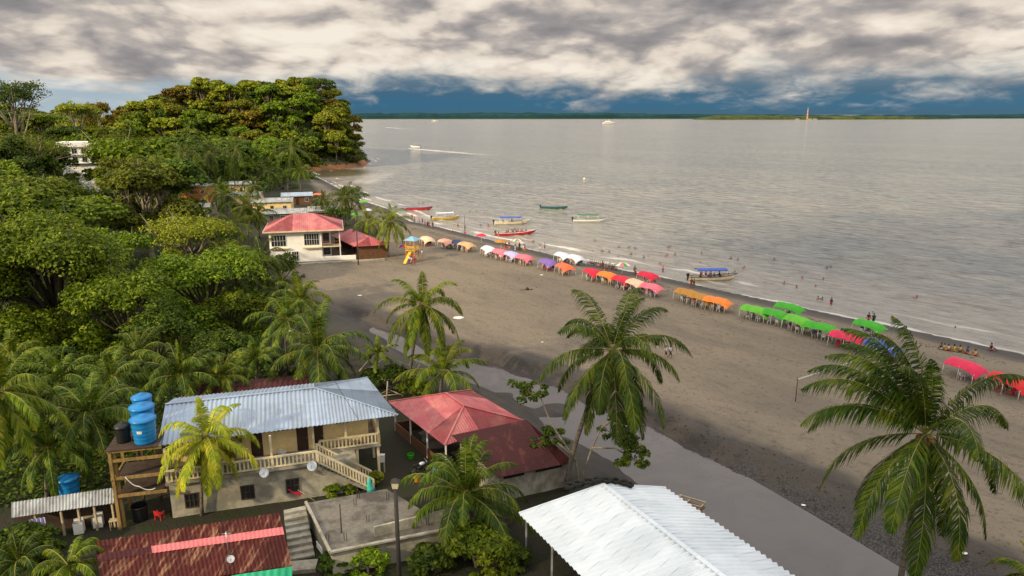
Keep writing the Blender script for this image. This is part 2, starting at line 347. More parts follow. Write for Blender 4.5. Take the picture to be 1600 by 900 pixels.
def vnoise(x, y, sc, seed):
    rn = np.random.RandomState(seed); g = rn.rand(64, 64); X = x / sc; Y = y / sc
    i = np.floor(X).astype(int); j = np.floor(Y).astype(int); u = X - i; v = Y - j; u = u * u * (3 - 2 * u); v = v * v * (3 - 2 * v)
    a = g[i % 64, j % 64]; b = g[(i + 1) % 64, j % 64]; c = g[i % 64, (j + 1) % 64]; d = g[(i + 1) % 64, (j + 1) % 64]
    return (a * (1 - u) + b * u) * (1 - v) + (c * (1 - u) + d * u) * v
def creek(x, y):
    s = 0.62 * x - 0.78 * y; n = 0.78 * x + 0.62 * y
    wob = (vnoise(x, y, 4, 5) - 0.5) * 1.3 + (vnoise(x, y, 10, 6) - 0.5) * 2.0 + (vnoise(x, y, 1.1, 7) - 0.5) * 0.35
    return n + wob, np.interp(s, CS, CN), np.interp(s, CS, CF), np.interp(s, CS, CC), s
def height(x, y):
    x = np.asarray(x, float); y = np.asarray(y, float)
    d = shore_dist(x, y)
    z = np.where(d > 0, 1.5 * ss(d, -2, 16), d * 0.045)
    z = z + (ss(d, 0, 2) * (vnoise(x, y, 1.3, 1) - 0.5) * 0.07 + ss(d, 3, 8) * (vnoise(x, y, 5, 2) - 0.5) * 0.16)
    n, nn, nf, nc, s = creek(x, y)
    cut = ss(n, nn - 3.5, nn + 1.5) * (1 - ss(n, nf - 0.3, nc) * 1.0)
    cut = cut * ss(s, -104, -94)
    z = z - cut * 1.6
    z = z + cut * 0.55 * ss(vnoise(x, y, 4.5, 77), 0.52, 0.85) * ss(-s, 38, 46)
    gr = ss(n, nf - 0.2, nf + 0.4) * (1 - ss(n, nc - 0.8, nc)) * ss(s, -104, -94)
    z = z + gr * (vnoise(x, y, 0.5, 9) - 0.4) * 0.12
    far = ss(d, 1, 20)
    R = np.interp(x, [-420, -300, -270, -235, -205, -150, -128, -112, -98, -88], [4, 5, 8, 20, 32, 34, 31, 23, 12, 0])
    hill = R * ss(y, 392, 455) * ss(d, 0, 14)
    left = 12 * ss(y, 240, 380) * ss(-x, 165, 245)
    z = z + np.maximum(hill, left) * (0.9 + 0.2 * vnoise(x, y, 30, 4))
    return z
def H(x, y): return float(height(np.array([x]), np.array([y]))[0])
def polar(name, a0, a1, na, r0, r1, nr, zf, r=None):
    an = np.linspace(radians(a0), radians(a1), na); r = r0 * (r1 / r0) ** np.linspace(0, 1, nr) if r is None else r; nr = len(r)
    A, Rr = np.meshgrid(an, r); X = (Rr * np.sin(A)).ravel(); Y = (Rr * np.cos(A)).ravel(); Zv = zf(X, Y)
    V = np.stack([X, Y, Zv], 1); i = np.arange(nr - 1)[:, None] * na + np.arange(na - 1)[None, :]; i = i.ravel()
    return V, np.stack([i, i + na, i + na + 1, i + 1], 1)[:, ::-1]
V, Fc = polar('t', -75, 75, 760, 14, 2500, 760, height)
Vs = V; k0 = len(V)
# skirt reaching the horizon
t_me = npmesh('ground', V, Fc, None, True)
d = shore_dist(V[:, 0], V[:, 1]); n, nn, nf, nc, s = creek(V[:, 0], V[:, 1]); act = ss(s, -106, -96)
wet = 1 - ss(d + (vnoise(V[:, 0], V[:, 1], 3, 11) - 0.5) * 1.6, 2.0, 6.5)
bank = ss(n, nf - 1, nf + 0.3) * (1 - ss(n + (vnoise(V[:, 0], V[:, 1], 2, 12) - .5) * 1.8, nc - 0.3, nc + 2.6)) * act
near = ss(n, nn - 9, nn - 3) * (1 - ss(n, nf, nf + 1)) * act
wet = np.maximum(wet, np.maximum(bank * 0.9, near))
xb = np.interp(V[:, 1], [0, 45, 70, 100, 112, 130, 170, 240, 300, 400], [60, 10, -10, -26, -33, -44, -30, -62, -84, -118])
soil = np.where(n < nn - 2, 1.0, 0) * (1 - ss(s, -1e9, -1e8))
soil = ss(nn - 3 - n, -3, 3) * ss(s, -112, -60)
soil = np.maximum(soil * ss(V[:, 0] * -1 + 14, 0, 4) + 0, ss(xb - V[:, 0], -2, 3))
soil = np.maximum(soil, ss(V[:, 2], 3, 6))
grav = ss(n, nf - 0.1, nf + 0.5) * (1 - ss(n + (vnoise(V[:, 0], V[:, 1], 1.5, 13) - .5) * 2, nc - 4.2, nc - 1.6)) * act * ss(s, -46, -34)
col = np.stack([wet, soil, grav, np.ones(len(V))], 1).astype(np.float32)
at = t_me.color_attributes.new('zones', 'FLOAT_COLOR', 'POINT'); at.data.foreach_set('color', col.ravel())
m = bpy.data.materials.new('dark_sand'); m.use_nodes = True; t = m.node_tree; b = t.nodes['Principled BSDF']
g = N(t, 'ShaderNodeTexCoord').outputs['Object']; va = N(t, 'ShaderNodeVertexColor', layer_name='zones'); sc_ = N(t, 'ShaderNodeSeparateColor'); t.links.new(va.outputs[0], sc_.inputs[0])
W_, S_, G_ = sc_.outputs[:3]
st = N(t, 'ShaderNodeMapping'); t.links.new(g, st.inputs[0]); st.inputs['Rotation'].default_value = (0, 0, radians(-50)); st.vector_type = 'TEXTURE'; st.inputs['Scale'].default_value = (2.6, 0.8, 1)
big = noise(t, st.outputs[0], 0.12, 5, 0.6, 0.6); mid = noise(t, st.outputs[0], 0.8, 6, 0.7); fine = noise(t, g, 5.0, 6, 0.75); foot = noise(t, g, 1.9, 4, 0.7)
sand = mixc(t, maprange(t, big, 0.36, 0.66), (0.205, 0.168, 0.125), (0.155, 0.131, 0.103))
sand = mixc(t, mathn(t, 'MULTIPLY', maprange(t, mid, 0.50, 0.74), 0.5), sand, (0.075, 0.062, 0.05))
sand = mixc(t, mathn(t, 'MULTIPLY', maprange(t, fine, 0.52, 0.68), 0.55), sand, (0.06, 0.05, 0.04))
sand = mixc(t, mathn(t, 'MULTIPLY', maprange(t, foot, 0.56, 0.63), 0.5), sand, (0.07, 0.056, 0.044))
sand = mixc(t, W_, sand, mixc(t, maprange(t, mid, 0.4, 0.65), (0.042, 0.035, 0.031), (0.024, 0.021, 0.020)))
peb = N(t, 'ShaderNodeTexVoronoi'); peb.inputs['Scale'].default_value = 6.5; t.links.new(g, peb.inputs['Vector'])
sand = mixc(t, mathn(t, 'MULTIPLY', G_, 0.85), sand, ramp(t, peb.outputs['Distance'], [(0.0, (0.11, 0.105, 0.108)), (0.35, (0.055, 0.052, 0.052)), (0.7, (0.018, 0.017, 0.017))]))
soilc = mixc(t, maprange(t, mid, 0.4, 0.65), (0.030, 0.026, 0.019), (0.022, 0.030, 0.010))
sand = mixc(t, S_, sand, soilc)
t.links.new(sand, b.inputs['Base Color'])
t.links.new(maprange(t, W_, 0, 1, 0.95, 0.55), b.inputs['Roughness']); b.inputs['Specular IOR Level'].default_value = 0.25
bn = N(t, 'ShaderNodeBump'); bn.inputs['Strength'].default_value = 0.8; bn.inputs['Distance'].default_value = 0.14
t.links.new(mathn(t, 'ADD', mathn(t, 'MULTIPLY', fine, 0.5), mathn(t, 'ADD', foot, mid)), bn.inputs['Height']); t.links.new(bn.outputs[0], b.inputs['Normal'])
t_me.materials.append(m)
tag(link('ground', t_me), 'dark grey brown volcanic sand beach and village soil', kind='structure')
# ------------------------------------------------------------------ sea
def sea_h(x, y):
    d = -shore_dist(x, y); R = np.hypot(x, y); z = np.zeros_like(x)
    amp = np.clip(1 - R / 700, 0.0, 1)
    ux, uy = 0.74, 0.67   # offshore direction near the beach
    wx = x + 6 * (vnoise(x, y, 22, 21) - 0.5) + 2 * vnoise(x, y, 6, 22); wy = y + 9 * (vnoise(x, y, 26, 23) - 0.5)
    for lam, am, an, sd in ((7.5, .075, 2, 31), (4.1, .040, -14, 32), (2.6, .028, 17, 33), (1.7, .018, -30, 34), (12, .06, 8, 35)):
        a = radians(an); dx, dy = ux * cos(a) - uy * sin(a), ux * sin(a) + uy * cos(a)
        ph = 2 * pi * (wx * dx + wy * dy) / lam
        msk = ss(vnoise(x, y, lam * 2.2, sd), 0.35, 0.8)
        z += 1.7 * am * amp * msk * (np.exp(1.3 * np.sin(ph)) / 1.9 - 0.67) * np.clip(1.3 - R / (lam * 70), 0, 1)
    # low swells breaking parallel to the waterline
    dd = d + 2.2 * (vnoise(x, y, 14, 41) - 0.5) + 0.7 * vnoise(x, y, 3, 42)
    for c, wd, am, sd in ((4.5, .5, .09, 51), (9, .55, .13, 52), (15, .6, .15, 53), (23, .7, .14, 54), (33, .8, .12, 55), (46, .9, .10, 56)):
        z += 2.6 * am * ss(vnoise(x, y, 19, sd), 0.25, 0.75) * np.exp(-((dd - c) / wd) ** 2) * ss(-R, -330, -120)
    return z * ss(d, 0.0, 4.0)
V, Fc = polar('s', -62, 75, 900, 70, 40000, 820, sea_h, np.concatenate([80 * (330 / 80) ** np.linspace(0, 1, 520), 330 * (40000 / 330) ** np.linspace(0, 1, 420)[1:]]))
sd_ = -shore_dist(V[:, 0], V[:, 1]); keep = sd_ > -6
fk = keep[Fc].all(axis=1); Fc = Fc[fk]
used = np.unique(Fc); remap = np.zeros(len(V), int); remap[used] = np.arange(len(used)); V = V[used]; Fc = remap[Fc]; sd_ = sd_[used]
s_me = npmesh('sea', V, Fc, None, True)
R = np.hypot(V[:, 0], V[:, 1])
dd = sd_ + 1.2 * (vnoise(V[:, 0], V[:, 1], 5, 61) - 0.5) + 0.6 * (vnoise(V[:, 0], V[:, 1], 1.2, 62) - 0.5)
foam = (1 - ss(np.abs(dd - 0.5), 0.1, 0.7)) * 0.9 * ss(vnoise(V[:, 0], V[:, 1], 6, 64), 0.2, 0.6)
for c, sd in ((3.2, 71), (7.4, 72)):
    foam = np.maximum(foam, (1 - ss(np.abs(dd - c - 1.2 * vnoise(V[:, 0], V[:, 1], 9, sd)), 0.05, 0.9)) * ss(vnoise(V[:, 0], V[:, 1], 9, sd + 5), 0.52, 0.8))
def streak(px0, py0, px1, py1, w0, w1, k_):
    a = P(px0, py0, 0); b2 = P(px1, py1, 0); dx, dy = b2.x - a.x, b2.y - a.y; L2 = dx * dx + dy * dy; t_ = np.clip(((V[:, 0] - a.x) * dx + (V[:, 1] - a.y) * dy) / L2, 0, 1)
    off = np.hypot(V[:, 0] - a.x - t_ * dx, V[:, 1] - a.y - t_ * dy + 10 * t_ * (1 - t_)); wd = w0 + (w1 - w0) * t_
    return k_ * (1 - ss(off, wd * .4, wd)) * (1 - t_ ** 1.5) * (0.55 + 0.6 * vnoise(V[:, 0], V[:, 1], 7, 66))
foam = np.maximum(foam, streak(641, 232, 775, 243, 4, 9, 1.0)); foam = np.maximum(foam, streak(602, 199, 660, 203, 7, 12, .5)); foam = np.maximum(foam, streak(565, 285, 620, 262, 9, 14, .22)); foam = np.maximum(foam, streak(946, 195, 1000, 196, 9, 9, .35))
shal = 1 - ss(sd_, 4, 45)
hill_reflection = (1 - ss(np.hypot((V[:, 0] + 97) / 26, (V[:, 1] - 374) / 34), 0.6, 1.1))  # headland's dark green reflection, painted into the water colour
col = np.stack([np.clip(foam, 0, 1), shal, hill_reflection, np.ones(len(V))], 1).astype(np.float32)
at = s_me.color_attributes.new('zones', 'FLOAT_COLOR', 'POINT'); at.data.foreach_set('color', col.ravel())
m = bpy.data.materials.new('turbid_sea'); m.use_nodes = True; t = m.node_tree; b = t.nodes['Principled BSDF']
g = N(t, 'ShaderNodeTexCoord').outputs['Object']; va = N(t, 'ShaderNodeVertexColor', layer_name='zones'); sc_ = N(t, 'ShaderNodeSeparateColor'); t.links.new(va.outputs[0], sc_.inputs[0])
W_, S_, G_ = sc_.outputs[:3]
st = N(t, 'ShaderNodeMapping'); t.links.new(g, st.inputs[0]); st.inputs['Rotation'].default_value = (0, 0, radians(-42)); st.inputs['Scale'].default_value = (2.3, 0.7, 1); st.vector_type = 'TEXTURE'
st.inputs['Rotation'].default_value = (0, 0, radians(-46))
big = noise(t, st.outputs[0], 0.012, 6, 0.6, 0.8); rip = noise(t, st.outputs[0], 0.9, 7, 0.68, 0.3); swl = noise(t, st.outputs[0], 0.16, 5, 0.62, 0.5)
c = mixc(t, maprange(t, big, 0.35, 0.65), (0.200, 0.204, 0.198), (0.250, 0.240, 0.218))
rp2 = noise(t, st.outputs[0], 0.42, 6, 0.7, 0.4)
c = mixc(t, mathn(t, 'MULTIPLY', maprange(t, rip, 0.50, 0.62), 0.6), c, (0.085, 0.085, 0.08))  # ripples' dark reflections and silvery sheen painted into the base colour
c = mixc(t, mathn(t, 'MULTIPLY', maprange(t, rp2, 0.53, 0.60), 0.75), c, (0.065, 0.067, 0.066))
c = mixc(t, mathn(t, 'MULTIPLY', maprange(t, rp2, 0.48, 0.36), 0.35), c, (0.42, 0.41, 0.39))
c = mixc(t, mathn(t, 'MULTIPLY', maprange(t, swl, 0.60, 0.68), 0.6), c, (0.09, 0.09, 0.085))
c = mixc(t, mathn(t, 'MULTIPLY', S_, 0.5), c, (0.32, 0.295, 0.27))
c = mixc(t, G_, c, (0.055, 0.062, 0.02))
c = mixc(t, W_, c, (0.62, 0.60, 0.57))
t.links.new(c, b.inputs['Base Color']); t.links.new(maprange(t, W_, 0, 1, 0.12, 0.8), b.inputs['Roughness']); b.inputs['IOR'].default_value = 1.333
b.inputs['Specular IOR Level'].default_value = 0.5
bn = N(t, 'ShaderNodeBump'); bn.inputs['Strength'].default_value = 0.75; bn.inputs['Distance'].default_value = 2.2
t.links.new(mathn(t, 'ADD', mathn(t, 'MULTIPLY', rip, 0.35), mathn(t, 'MULTIPLY', swl, 1.1)), bn.inputs['Height']); t.links.new(bn.outputs[0], b.inputs['Normal'])
s_me.materials.append(m)
tag(link('sea', s_me), 'grey brown turbid sea with low swells', kind='structure')
# creek
xs = np.linspace(-100, 15, 240); pts = []; 
cm = MB(); rows = []
for s0 in np.linspace(-99, 10, 120):
    a = np.interp(s0, CS, CN) - 1.6; c_ = np.interp(s0, CS, CF) + 0.9; row = []
    for q in np.linspace(0, 1, 7):
        n0 = a + (c_ - a) * q; row.append((0.62 * s0 + 0.78 * n0, -0.78 * s0 + 0.62 * n0, 0.22))
    rows.append(row)
cm.add([p for r in rows for p in r], [(i * 7 + k, i * 7 + k + 1, (i + 1) * 7 + k + 1, (i + 1) * 7 + k)[::-1] for i in range(119) for k in range(6)], True)
m = bpy.data.materials.new('creek_water'); m.use_nodes = True; t = m.node_tree; b = t.nodes['Principled BSDF']
g = N(t, 'ShaderNodeTexCoord').outputs['Object']
c = mixc(t, maprange(t, noise(t, g, 0.25, 5, 0.6, 0.5), 0.4, 0.62), (0.052, 0.043, 0.046), (0.040, 0.034, 0.037))
rpl = maprange(t, noise(t, g, 0.35, 5, 0.65, 1.0), 0.50, 0.62)
t.links.new(c, b.inputs['Base Color']); t.links.new(maprange(t, rpl, 0, 1, 0.02, 0.06), b.inputs['Roughness']); b.inputs['IOR'].default_value = 1.42; b.inputs['Specular IOR Level'].default_value = 0.8
bn = N(t, 'ShaderNodeBump'); bn.inputs['Strength'].default_value = 0.3; bn.inputs['Distance'].default_value = 0.03
t.links.new(mathn(t, 'MULTIPLY', noise(t, g, 2.6, 6, 0.6), mathn(t, 'ADD', rpl, 0.15)), bn.inputs['Height']); t.links.new(bn.outputs[0], b.inputs['Normal']); M['creek'] = m
tag(cm.build('creek_water', 'creek'), 'grey still creek water', kind='structure')
# far coast and low island
def coast(name, x0, x1, yf, hf, mt, lab, depth=420, n=260, seed=3):
    mb = MB(); rows = []
    for i in range(n + 1):
        u = i / n; x = x0 + (x1 - x0) * u; y = yf(u); h = hf(u)
        rnd = lambda q, sc: float(vnoise(np.array([x + q * 50.]), np.array([q * 77.]), sc, seed)[0])
        row = [(x, y, -0.5), (x, y + 4, h * 0.55 * (0.7 + 0.6 * rnd(1, 35)))]
        for q in range(1, 6): row.append((x, y + depth * q / 6, h * (0.62 + 0.5 * rnd(q, 60) * 1.0) * (0.8 + 0.05 * q)))
        row.append((x, y + depth, -0.5)); rows.append(row)
    k = len(rows[0])
    mb.add([p for r in rows for p in r], [(i * k + j, i * k + j + 1, (i + 1) * k + j + 1, (i + 1) * k + j)[::-1] for i in range(n) for j in range(k - 1)])
    return tag(mb.build(name, mt), lab, kind='structure')
mat('coast_dark', (0.020, 0.055, 0.060), 1.0, 0.1, 0.004, spec=0.0)  # distance haze put into the colour as a blue-green tint
mat('coast_sunlit', (0.085, 0.10, 0.035), 1.0, 0.2, 0.012, col2=(0.035, 0.060, 0.035), spec=0.0)  # sunlight on the island put into its lighter green
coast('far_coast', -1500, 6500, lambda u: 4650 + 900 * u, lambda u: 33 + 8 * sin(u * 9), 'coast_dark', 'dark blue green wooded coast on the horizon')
coast('far_island', 1060, 2750, lambda u: 4020 + 400 * u, lambda u: 26 * (min(1, u * 12) ** 0.7) * (1 - 0.4 * u) * min(1, (1 - u) * 6) + 1, 'coast_sunlit', 'low sunlit green island across the bay', 260, 240, 8)
# ------------------------------------------------------------------ cloudbank added out of view, high behind the camera, shaped to shade the near beach
rows = []; K = SUN / SUN.z * 620; gx = np.linspace(-700, 900, 60); 
for x in gx:
    y1 = float(np.interp(x, [-700, -45, -24, -12, 4, 30, 70, 900], [-415, -380, -60, 60, 128, 155, 185, 420])) + 10 * float(vnoise(np.array([x]), np.array([3.]), 40, 5)[0]); row = []
    for k in range(26): u = k / 25; y_ = -420 + (y1 + 420) * u; row.append((x + K.x, y_ + K.y, K.z + 10 * float(vnoise(np.array([x]), np.array([y_]), 60, 8)[0])))
    rows.append(row)
cm = MB(); top = [(x, y, z + 2 + (1 - k / 25) ** 2 * (70 + 40 * float(vnoise(np.array([x]), np.array([y]), 50, 18)[0]))) for r in rows for k, (x, y, z) in enumerate(r)]; bot = [p for r in rows for p in r]; kk = len(bot)
fs = [(i * 26 + k, i * 26 + k + 1, (i + 1) * 26 + k + 1, (i + 1) * 26 + k) for i in range(59) for k in range(25)]
rim = [k for k in range(26)] + [i * 26 + 25 for i in range(1, 60)] + [59 * 26 + k for k in range(24, -1, -1)] + [i * 26 for i in range(58, 0, -1)]
cm.add(bot + top, fs + [tuple(i + kk for i in f)[::-1] for f in fs] + [(rim[i], rim[(i + 1) % len(rim)], rim[(i + 1) % len(rim)] + kk, rim[i] + kk) for i in range(len(rim))], True)
mat('shade_cloud_grey', (0.8, 0.8, 0.8), 1, 0.02, 0.02); tag(cm.build('shade_cloud', 'shade_cloud_grey'), 'unseen grey cloudbank added to shade the near beach', 'shade_cloud', kind='stuff')
# ------------------------------------------------------------------ palms
def frond(mb, base, azd, eld, L, droop, rn, npair=34, wleaf=0.08, lrat=0.21, wind=(0, 0, 0), twist=0.0, rach=0.035):
    az, el = radians(azd), radians(eld); n = 16; wind = Vector(wind)
    p = Vector(base); d = Vector((cos(az) * cos(el), sin(az) * cos(el), sin(el))); pts = [p.copy()]; step = L / n
    for i in range(n):
        k = (i + 1) / n
        d = (d + Vector((0, 0, -1)) * droop * (0.25 + 1.5 * k * k) / n * 2.2 + wind * (k / n)).normalized(); p = p + d * step; pts.append(p.copy())
    mb.cur = 1; mb.tube(pts, [rach * (1 - 0.85 * i / n) for i in range(n + 1)], 4, False); mb.cur = 0
    side0 = Vector((-sin(az), cos(az), 0))
    npair = int(npair * 1.8)
    for i in range(npair):
        k = 0.10 + 0.90 * (i + 0.5) / npair; q = k * n; a = min(int(q), n - 1); f = q - a; o = pts[a].lerp(pts[a + 1], f)
        tdir = (pts[a + 1] - pts[a]).normalized(); sd = (side0 - tdir * side0.dot(tdir)).normalized(); up = sd.cross(tdir)
        if up.z < 0: up = -up
        prof = sin(pi * min(1, (k * 0.88 + 0.12))) ** 0.55 if k > 0.5 else 0.55 + 0.45 * min(1, k / 0.45)
        ll = L * lrat * prof * rn.uniform(0.82, 1.12)
        gap = 1 if sin(i * 0.9 + azd) > 0.75 else 0
        for s in (-1, 1):
            if rn.random() < 0.05 + gap * .12: continue
            sw = rn.uniform(0.42, 0.72) + 0.5 * max(0, k - 0.75) * 2
            v = (sd * s * rn.uniform(0.62, 0.9) + tdir * sw + up * rn.uniform(-0.10, 0.22)).normalized()
            v = (v + wind * 0.4 + Vector((0, 0, -0.42))).normalized()
            m1 = o + v * ll * 0.5; v2 = (v + Vector((0, 0, -rn.uniform(0.6, 1.6))) + wind * 0.5).normalized(); tip = m1 + v2 * ll * 0.55
            wv = (tdir - v * tdir.dot(v)).normalized() * wleaf * 0.5 * rn.uniform(0.8, 1.2)
            mb.add([o - wv * 0.7, o + wv * 0.7, m1 + wv, m1 - wv, tip], [(0, 1, 2, 3), (3, 2, 4)])
def fronds(n, L, rn, emax=82, emin=-48, spread=1.0, a0=0):
    for i in range(n):
        k = i / (n - 1); yield (a0 + i * 137.5 + rn.uniform(-14, 14)) % 360, emax + (emin - emax) * k ** 0.85 + rn.uniform(-7, 7), L * rn.uniform(0.86, 1.08) * (0.72 + 0.28 * min(1, k * 4)), rn.uniform(0.85, 1.7)
def trunk_pts(b, t, bend, n=9):
    b = Vector(b); t = Vector(t); out = []
    for i in range(n):
        k = i / (n - 1); p = b.lerp(t, k); h = Vector((t.x - b.x, t.y - b.y, 0)) * (k ** bend - k); out.append(p + h)
    return out
PALMS = []
def palm(name, base, top, L, seed, leaf='palm_mid', n=22, parts=False, label='', group='coconut palms', npair=34, wind=(0, 0, 0), emax=82, emin=-48, r0=0.19, nuts=6, young=False, bend=1.5, wleaf=0.078, cat='palm tree', lrat=.21, extra=(), dead=0):
    base = Vector(base); base.z = H(base.x, base.y) - 0.05; top = Vector(top); rn = random.Random(seed)
    root = E(name, base, 0, label, cat, group); rel = top - base
    tb = MB(); tp = trunk_pts((0, 0, 0), rel, bend); tb.tube(tp, [r0 * (1.35 if i == 0 else 1 - 0.035 * i) for i in range(len(tp))], 9); tb.build('trunk', 'bark_palm', root)
    if parts:
        for a, e, l, dr in list(fronds(n, L, rn, emax, emin, a0=seed * 31)) + [(a_, e_, L * k_, .9) for a_, e_, k_ in extra]:
            mb = MB(); frond(mb, rel, a, e, l, dr, rn, npair, wleaf, lrat, wind); mb.build('frond', leaf, root)
    else:
        mb = MB()
        for a, e, l, dr in fronds(n, L, rn, emax, emin, a0=seed * 31): frond(mb, rel, a, e, l, dr, rn, npair, wleaf, lrat, wind)
        mb.build('crown', leaf, root)
    for i in range(dead):
        mb = MB(); frond(mb, rel - Vector((0, 0, .15)), rn.uniform(0, 360), -72, L * .62, .6, rn, int(npair * .5), .04, .14); mb.build('dead_frond', 'coconut', root)
    if nuts:
        mb = MB()
        for i in range(nuts): a = i * 2.4; mb.blob(rel + Vector((cos(a) * 0.33, sin(a) * 0.33, -0.25 - 0.12 * (i % 3))), 0.15, i, 5, 0.1)
        mb.build('coconut_cluster', 'coconut', root)
    PALMS.append(root); return root
def palm_px(cx, cy, bx, by, rpx, seed, **k):
    b = P(bx, by, 1.5); c = PY(cx, cy, b.y + k.pop('back', 0)); d = proj(c)[2]; L = rpx / F * d * 1.12
    return palm('coconut_palm', b, c, L, seed, **k)
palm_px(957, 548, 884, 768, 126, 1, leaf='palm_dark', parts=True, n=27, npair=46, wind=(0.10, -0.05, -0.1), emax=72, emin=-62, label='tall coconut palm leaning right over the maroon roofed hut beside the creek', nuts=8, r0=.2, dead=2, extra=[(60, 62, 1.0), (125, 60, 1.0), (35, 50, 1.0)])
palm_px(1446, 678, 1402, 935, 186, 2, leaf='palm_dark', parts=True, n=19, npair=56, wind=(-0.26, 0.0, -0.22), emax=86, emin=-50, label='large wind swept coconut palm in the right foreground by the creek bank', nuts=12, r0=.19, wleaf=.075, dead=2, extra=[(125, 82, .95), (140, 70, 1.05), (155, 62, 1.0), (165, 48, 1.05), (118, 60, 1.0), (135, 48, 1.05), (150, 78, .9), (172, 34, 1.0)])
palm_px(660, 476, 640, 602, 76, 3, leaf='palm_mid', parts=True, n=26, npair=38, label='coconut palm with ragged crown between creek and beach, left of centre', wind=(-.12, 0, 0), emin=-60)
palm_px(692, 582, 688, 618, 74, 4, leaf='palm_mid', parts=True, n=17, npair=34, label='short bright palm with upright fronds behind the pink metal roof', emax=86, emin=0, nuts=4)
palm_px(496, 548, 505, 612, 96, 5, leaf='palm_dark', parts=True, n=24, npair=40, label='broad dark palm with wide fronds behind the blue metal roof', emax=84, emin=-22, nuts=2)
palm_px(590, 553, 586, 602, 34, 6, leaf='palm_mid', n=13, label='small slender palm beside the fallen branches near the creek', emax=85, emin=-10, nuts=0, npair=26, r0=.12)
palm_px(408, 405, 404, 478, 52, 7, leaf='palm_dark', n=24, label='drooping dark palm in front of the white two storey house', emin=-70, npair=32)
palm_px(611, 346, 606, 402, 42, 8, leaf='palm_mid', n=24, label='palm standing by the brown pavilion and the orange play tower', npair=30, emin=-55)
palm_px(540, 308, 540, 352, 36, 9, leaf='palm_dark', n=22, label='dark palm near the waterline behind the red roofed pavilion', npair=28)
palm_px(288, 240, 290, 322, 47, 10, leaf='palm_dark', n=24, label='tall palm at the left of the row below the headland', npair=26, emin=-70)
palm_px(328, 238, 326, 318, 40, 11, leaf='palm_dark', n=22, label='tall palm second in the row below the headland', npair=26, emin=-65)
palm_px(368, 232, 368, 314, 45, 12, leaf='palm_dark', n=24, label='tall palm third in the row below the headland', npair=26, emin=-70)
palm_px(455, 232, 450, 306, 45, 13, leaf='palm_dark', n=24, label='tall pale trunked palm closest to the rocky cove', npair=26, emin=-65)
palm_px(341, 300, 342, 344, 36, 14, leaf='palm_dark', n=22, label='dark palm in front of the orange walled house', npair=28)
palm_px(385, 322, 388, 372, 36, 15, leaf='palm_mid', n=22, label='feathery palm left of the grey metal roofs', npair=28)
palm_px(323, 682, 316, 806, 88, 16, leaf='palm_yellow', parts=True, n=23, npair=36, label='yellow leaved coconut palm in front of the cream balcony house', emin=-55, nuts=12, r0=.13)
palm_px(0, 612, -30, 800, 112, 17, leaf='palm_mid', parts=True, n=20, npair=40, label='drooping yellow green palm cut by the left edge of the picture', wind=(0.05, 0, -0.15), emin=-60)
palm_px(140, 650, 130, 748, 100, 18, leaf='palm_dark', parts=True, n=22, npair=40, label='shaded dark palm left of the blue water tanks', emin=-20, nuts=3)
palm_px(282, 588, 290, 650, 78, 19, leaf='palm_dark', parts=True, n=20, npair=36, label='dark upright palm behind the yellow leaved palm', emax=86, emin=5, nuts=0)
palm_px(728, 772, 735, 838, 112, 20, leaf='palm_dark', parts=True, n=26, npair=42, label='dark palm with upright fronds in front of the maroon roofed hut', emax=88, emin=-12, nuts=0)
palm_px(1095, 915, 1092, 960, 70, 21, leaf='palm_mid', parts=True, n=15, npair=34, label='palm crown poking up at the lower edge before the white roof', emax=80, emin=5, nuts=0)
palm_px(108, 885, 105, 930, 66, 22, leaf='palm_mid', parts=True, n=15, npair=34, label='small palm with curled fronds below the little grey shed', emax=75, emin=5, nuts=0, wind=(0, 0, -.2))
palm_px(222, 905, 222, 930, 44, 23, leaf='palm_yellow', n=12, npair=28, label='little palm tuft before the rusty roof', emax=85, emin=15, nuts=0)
palm_px(1625, 905, 1650, 1010, 80, 24, leaf='palm_mid', n=20, npair=36, label='palm frond tips entering at the lower right corner', wind=(-.3, 0, 0))
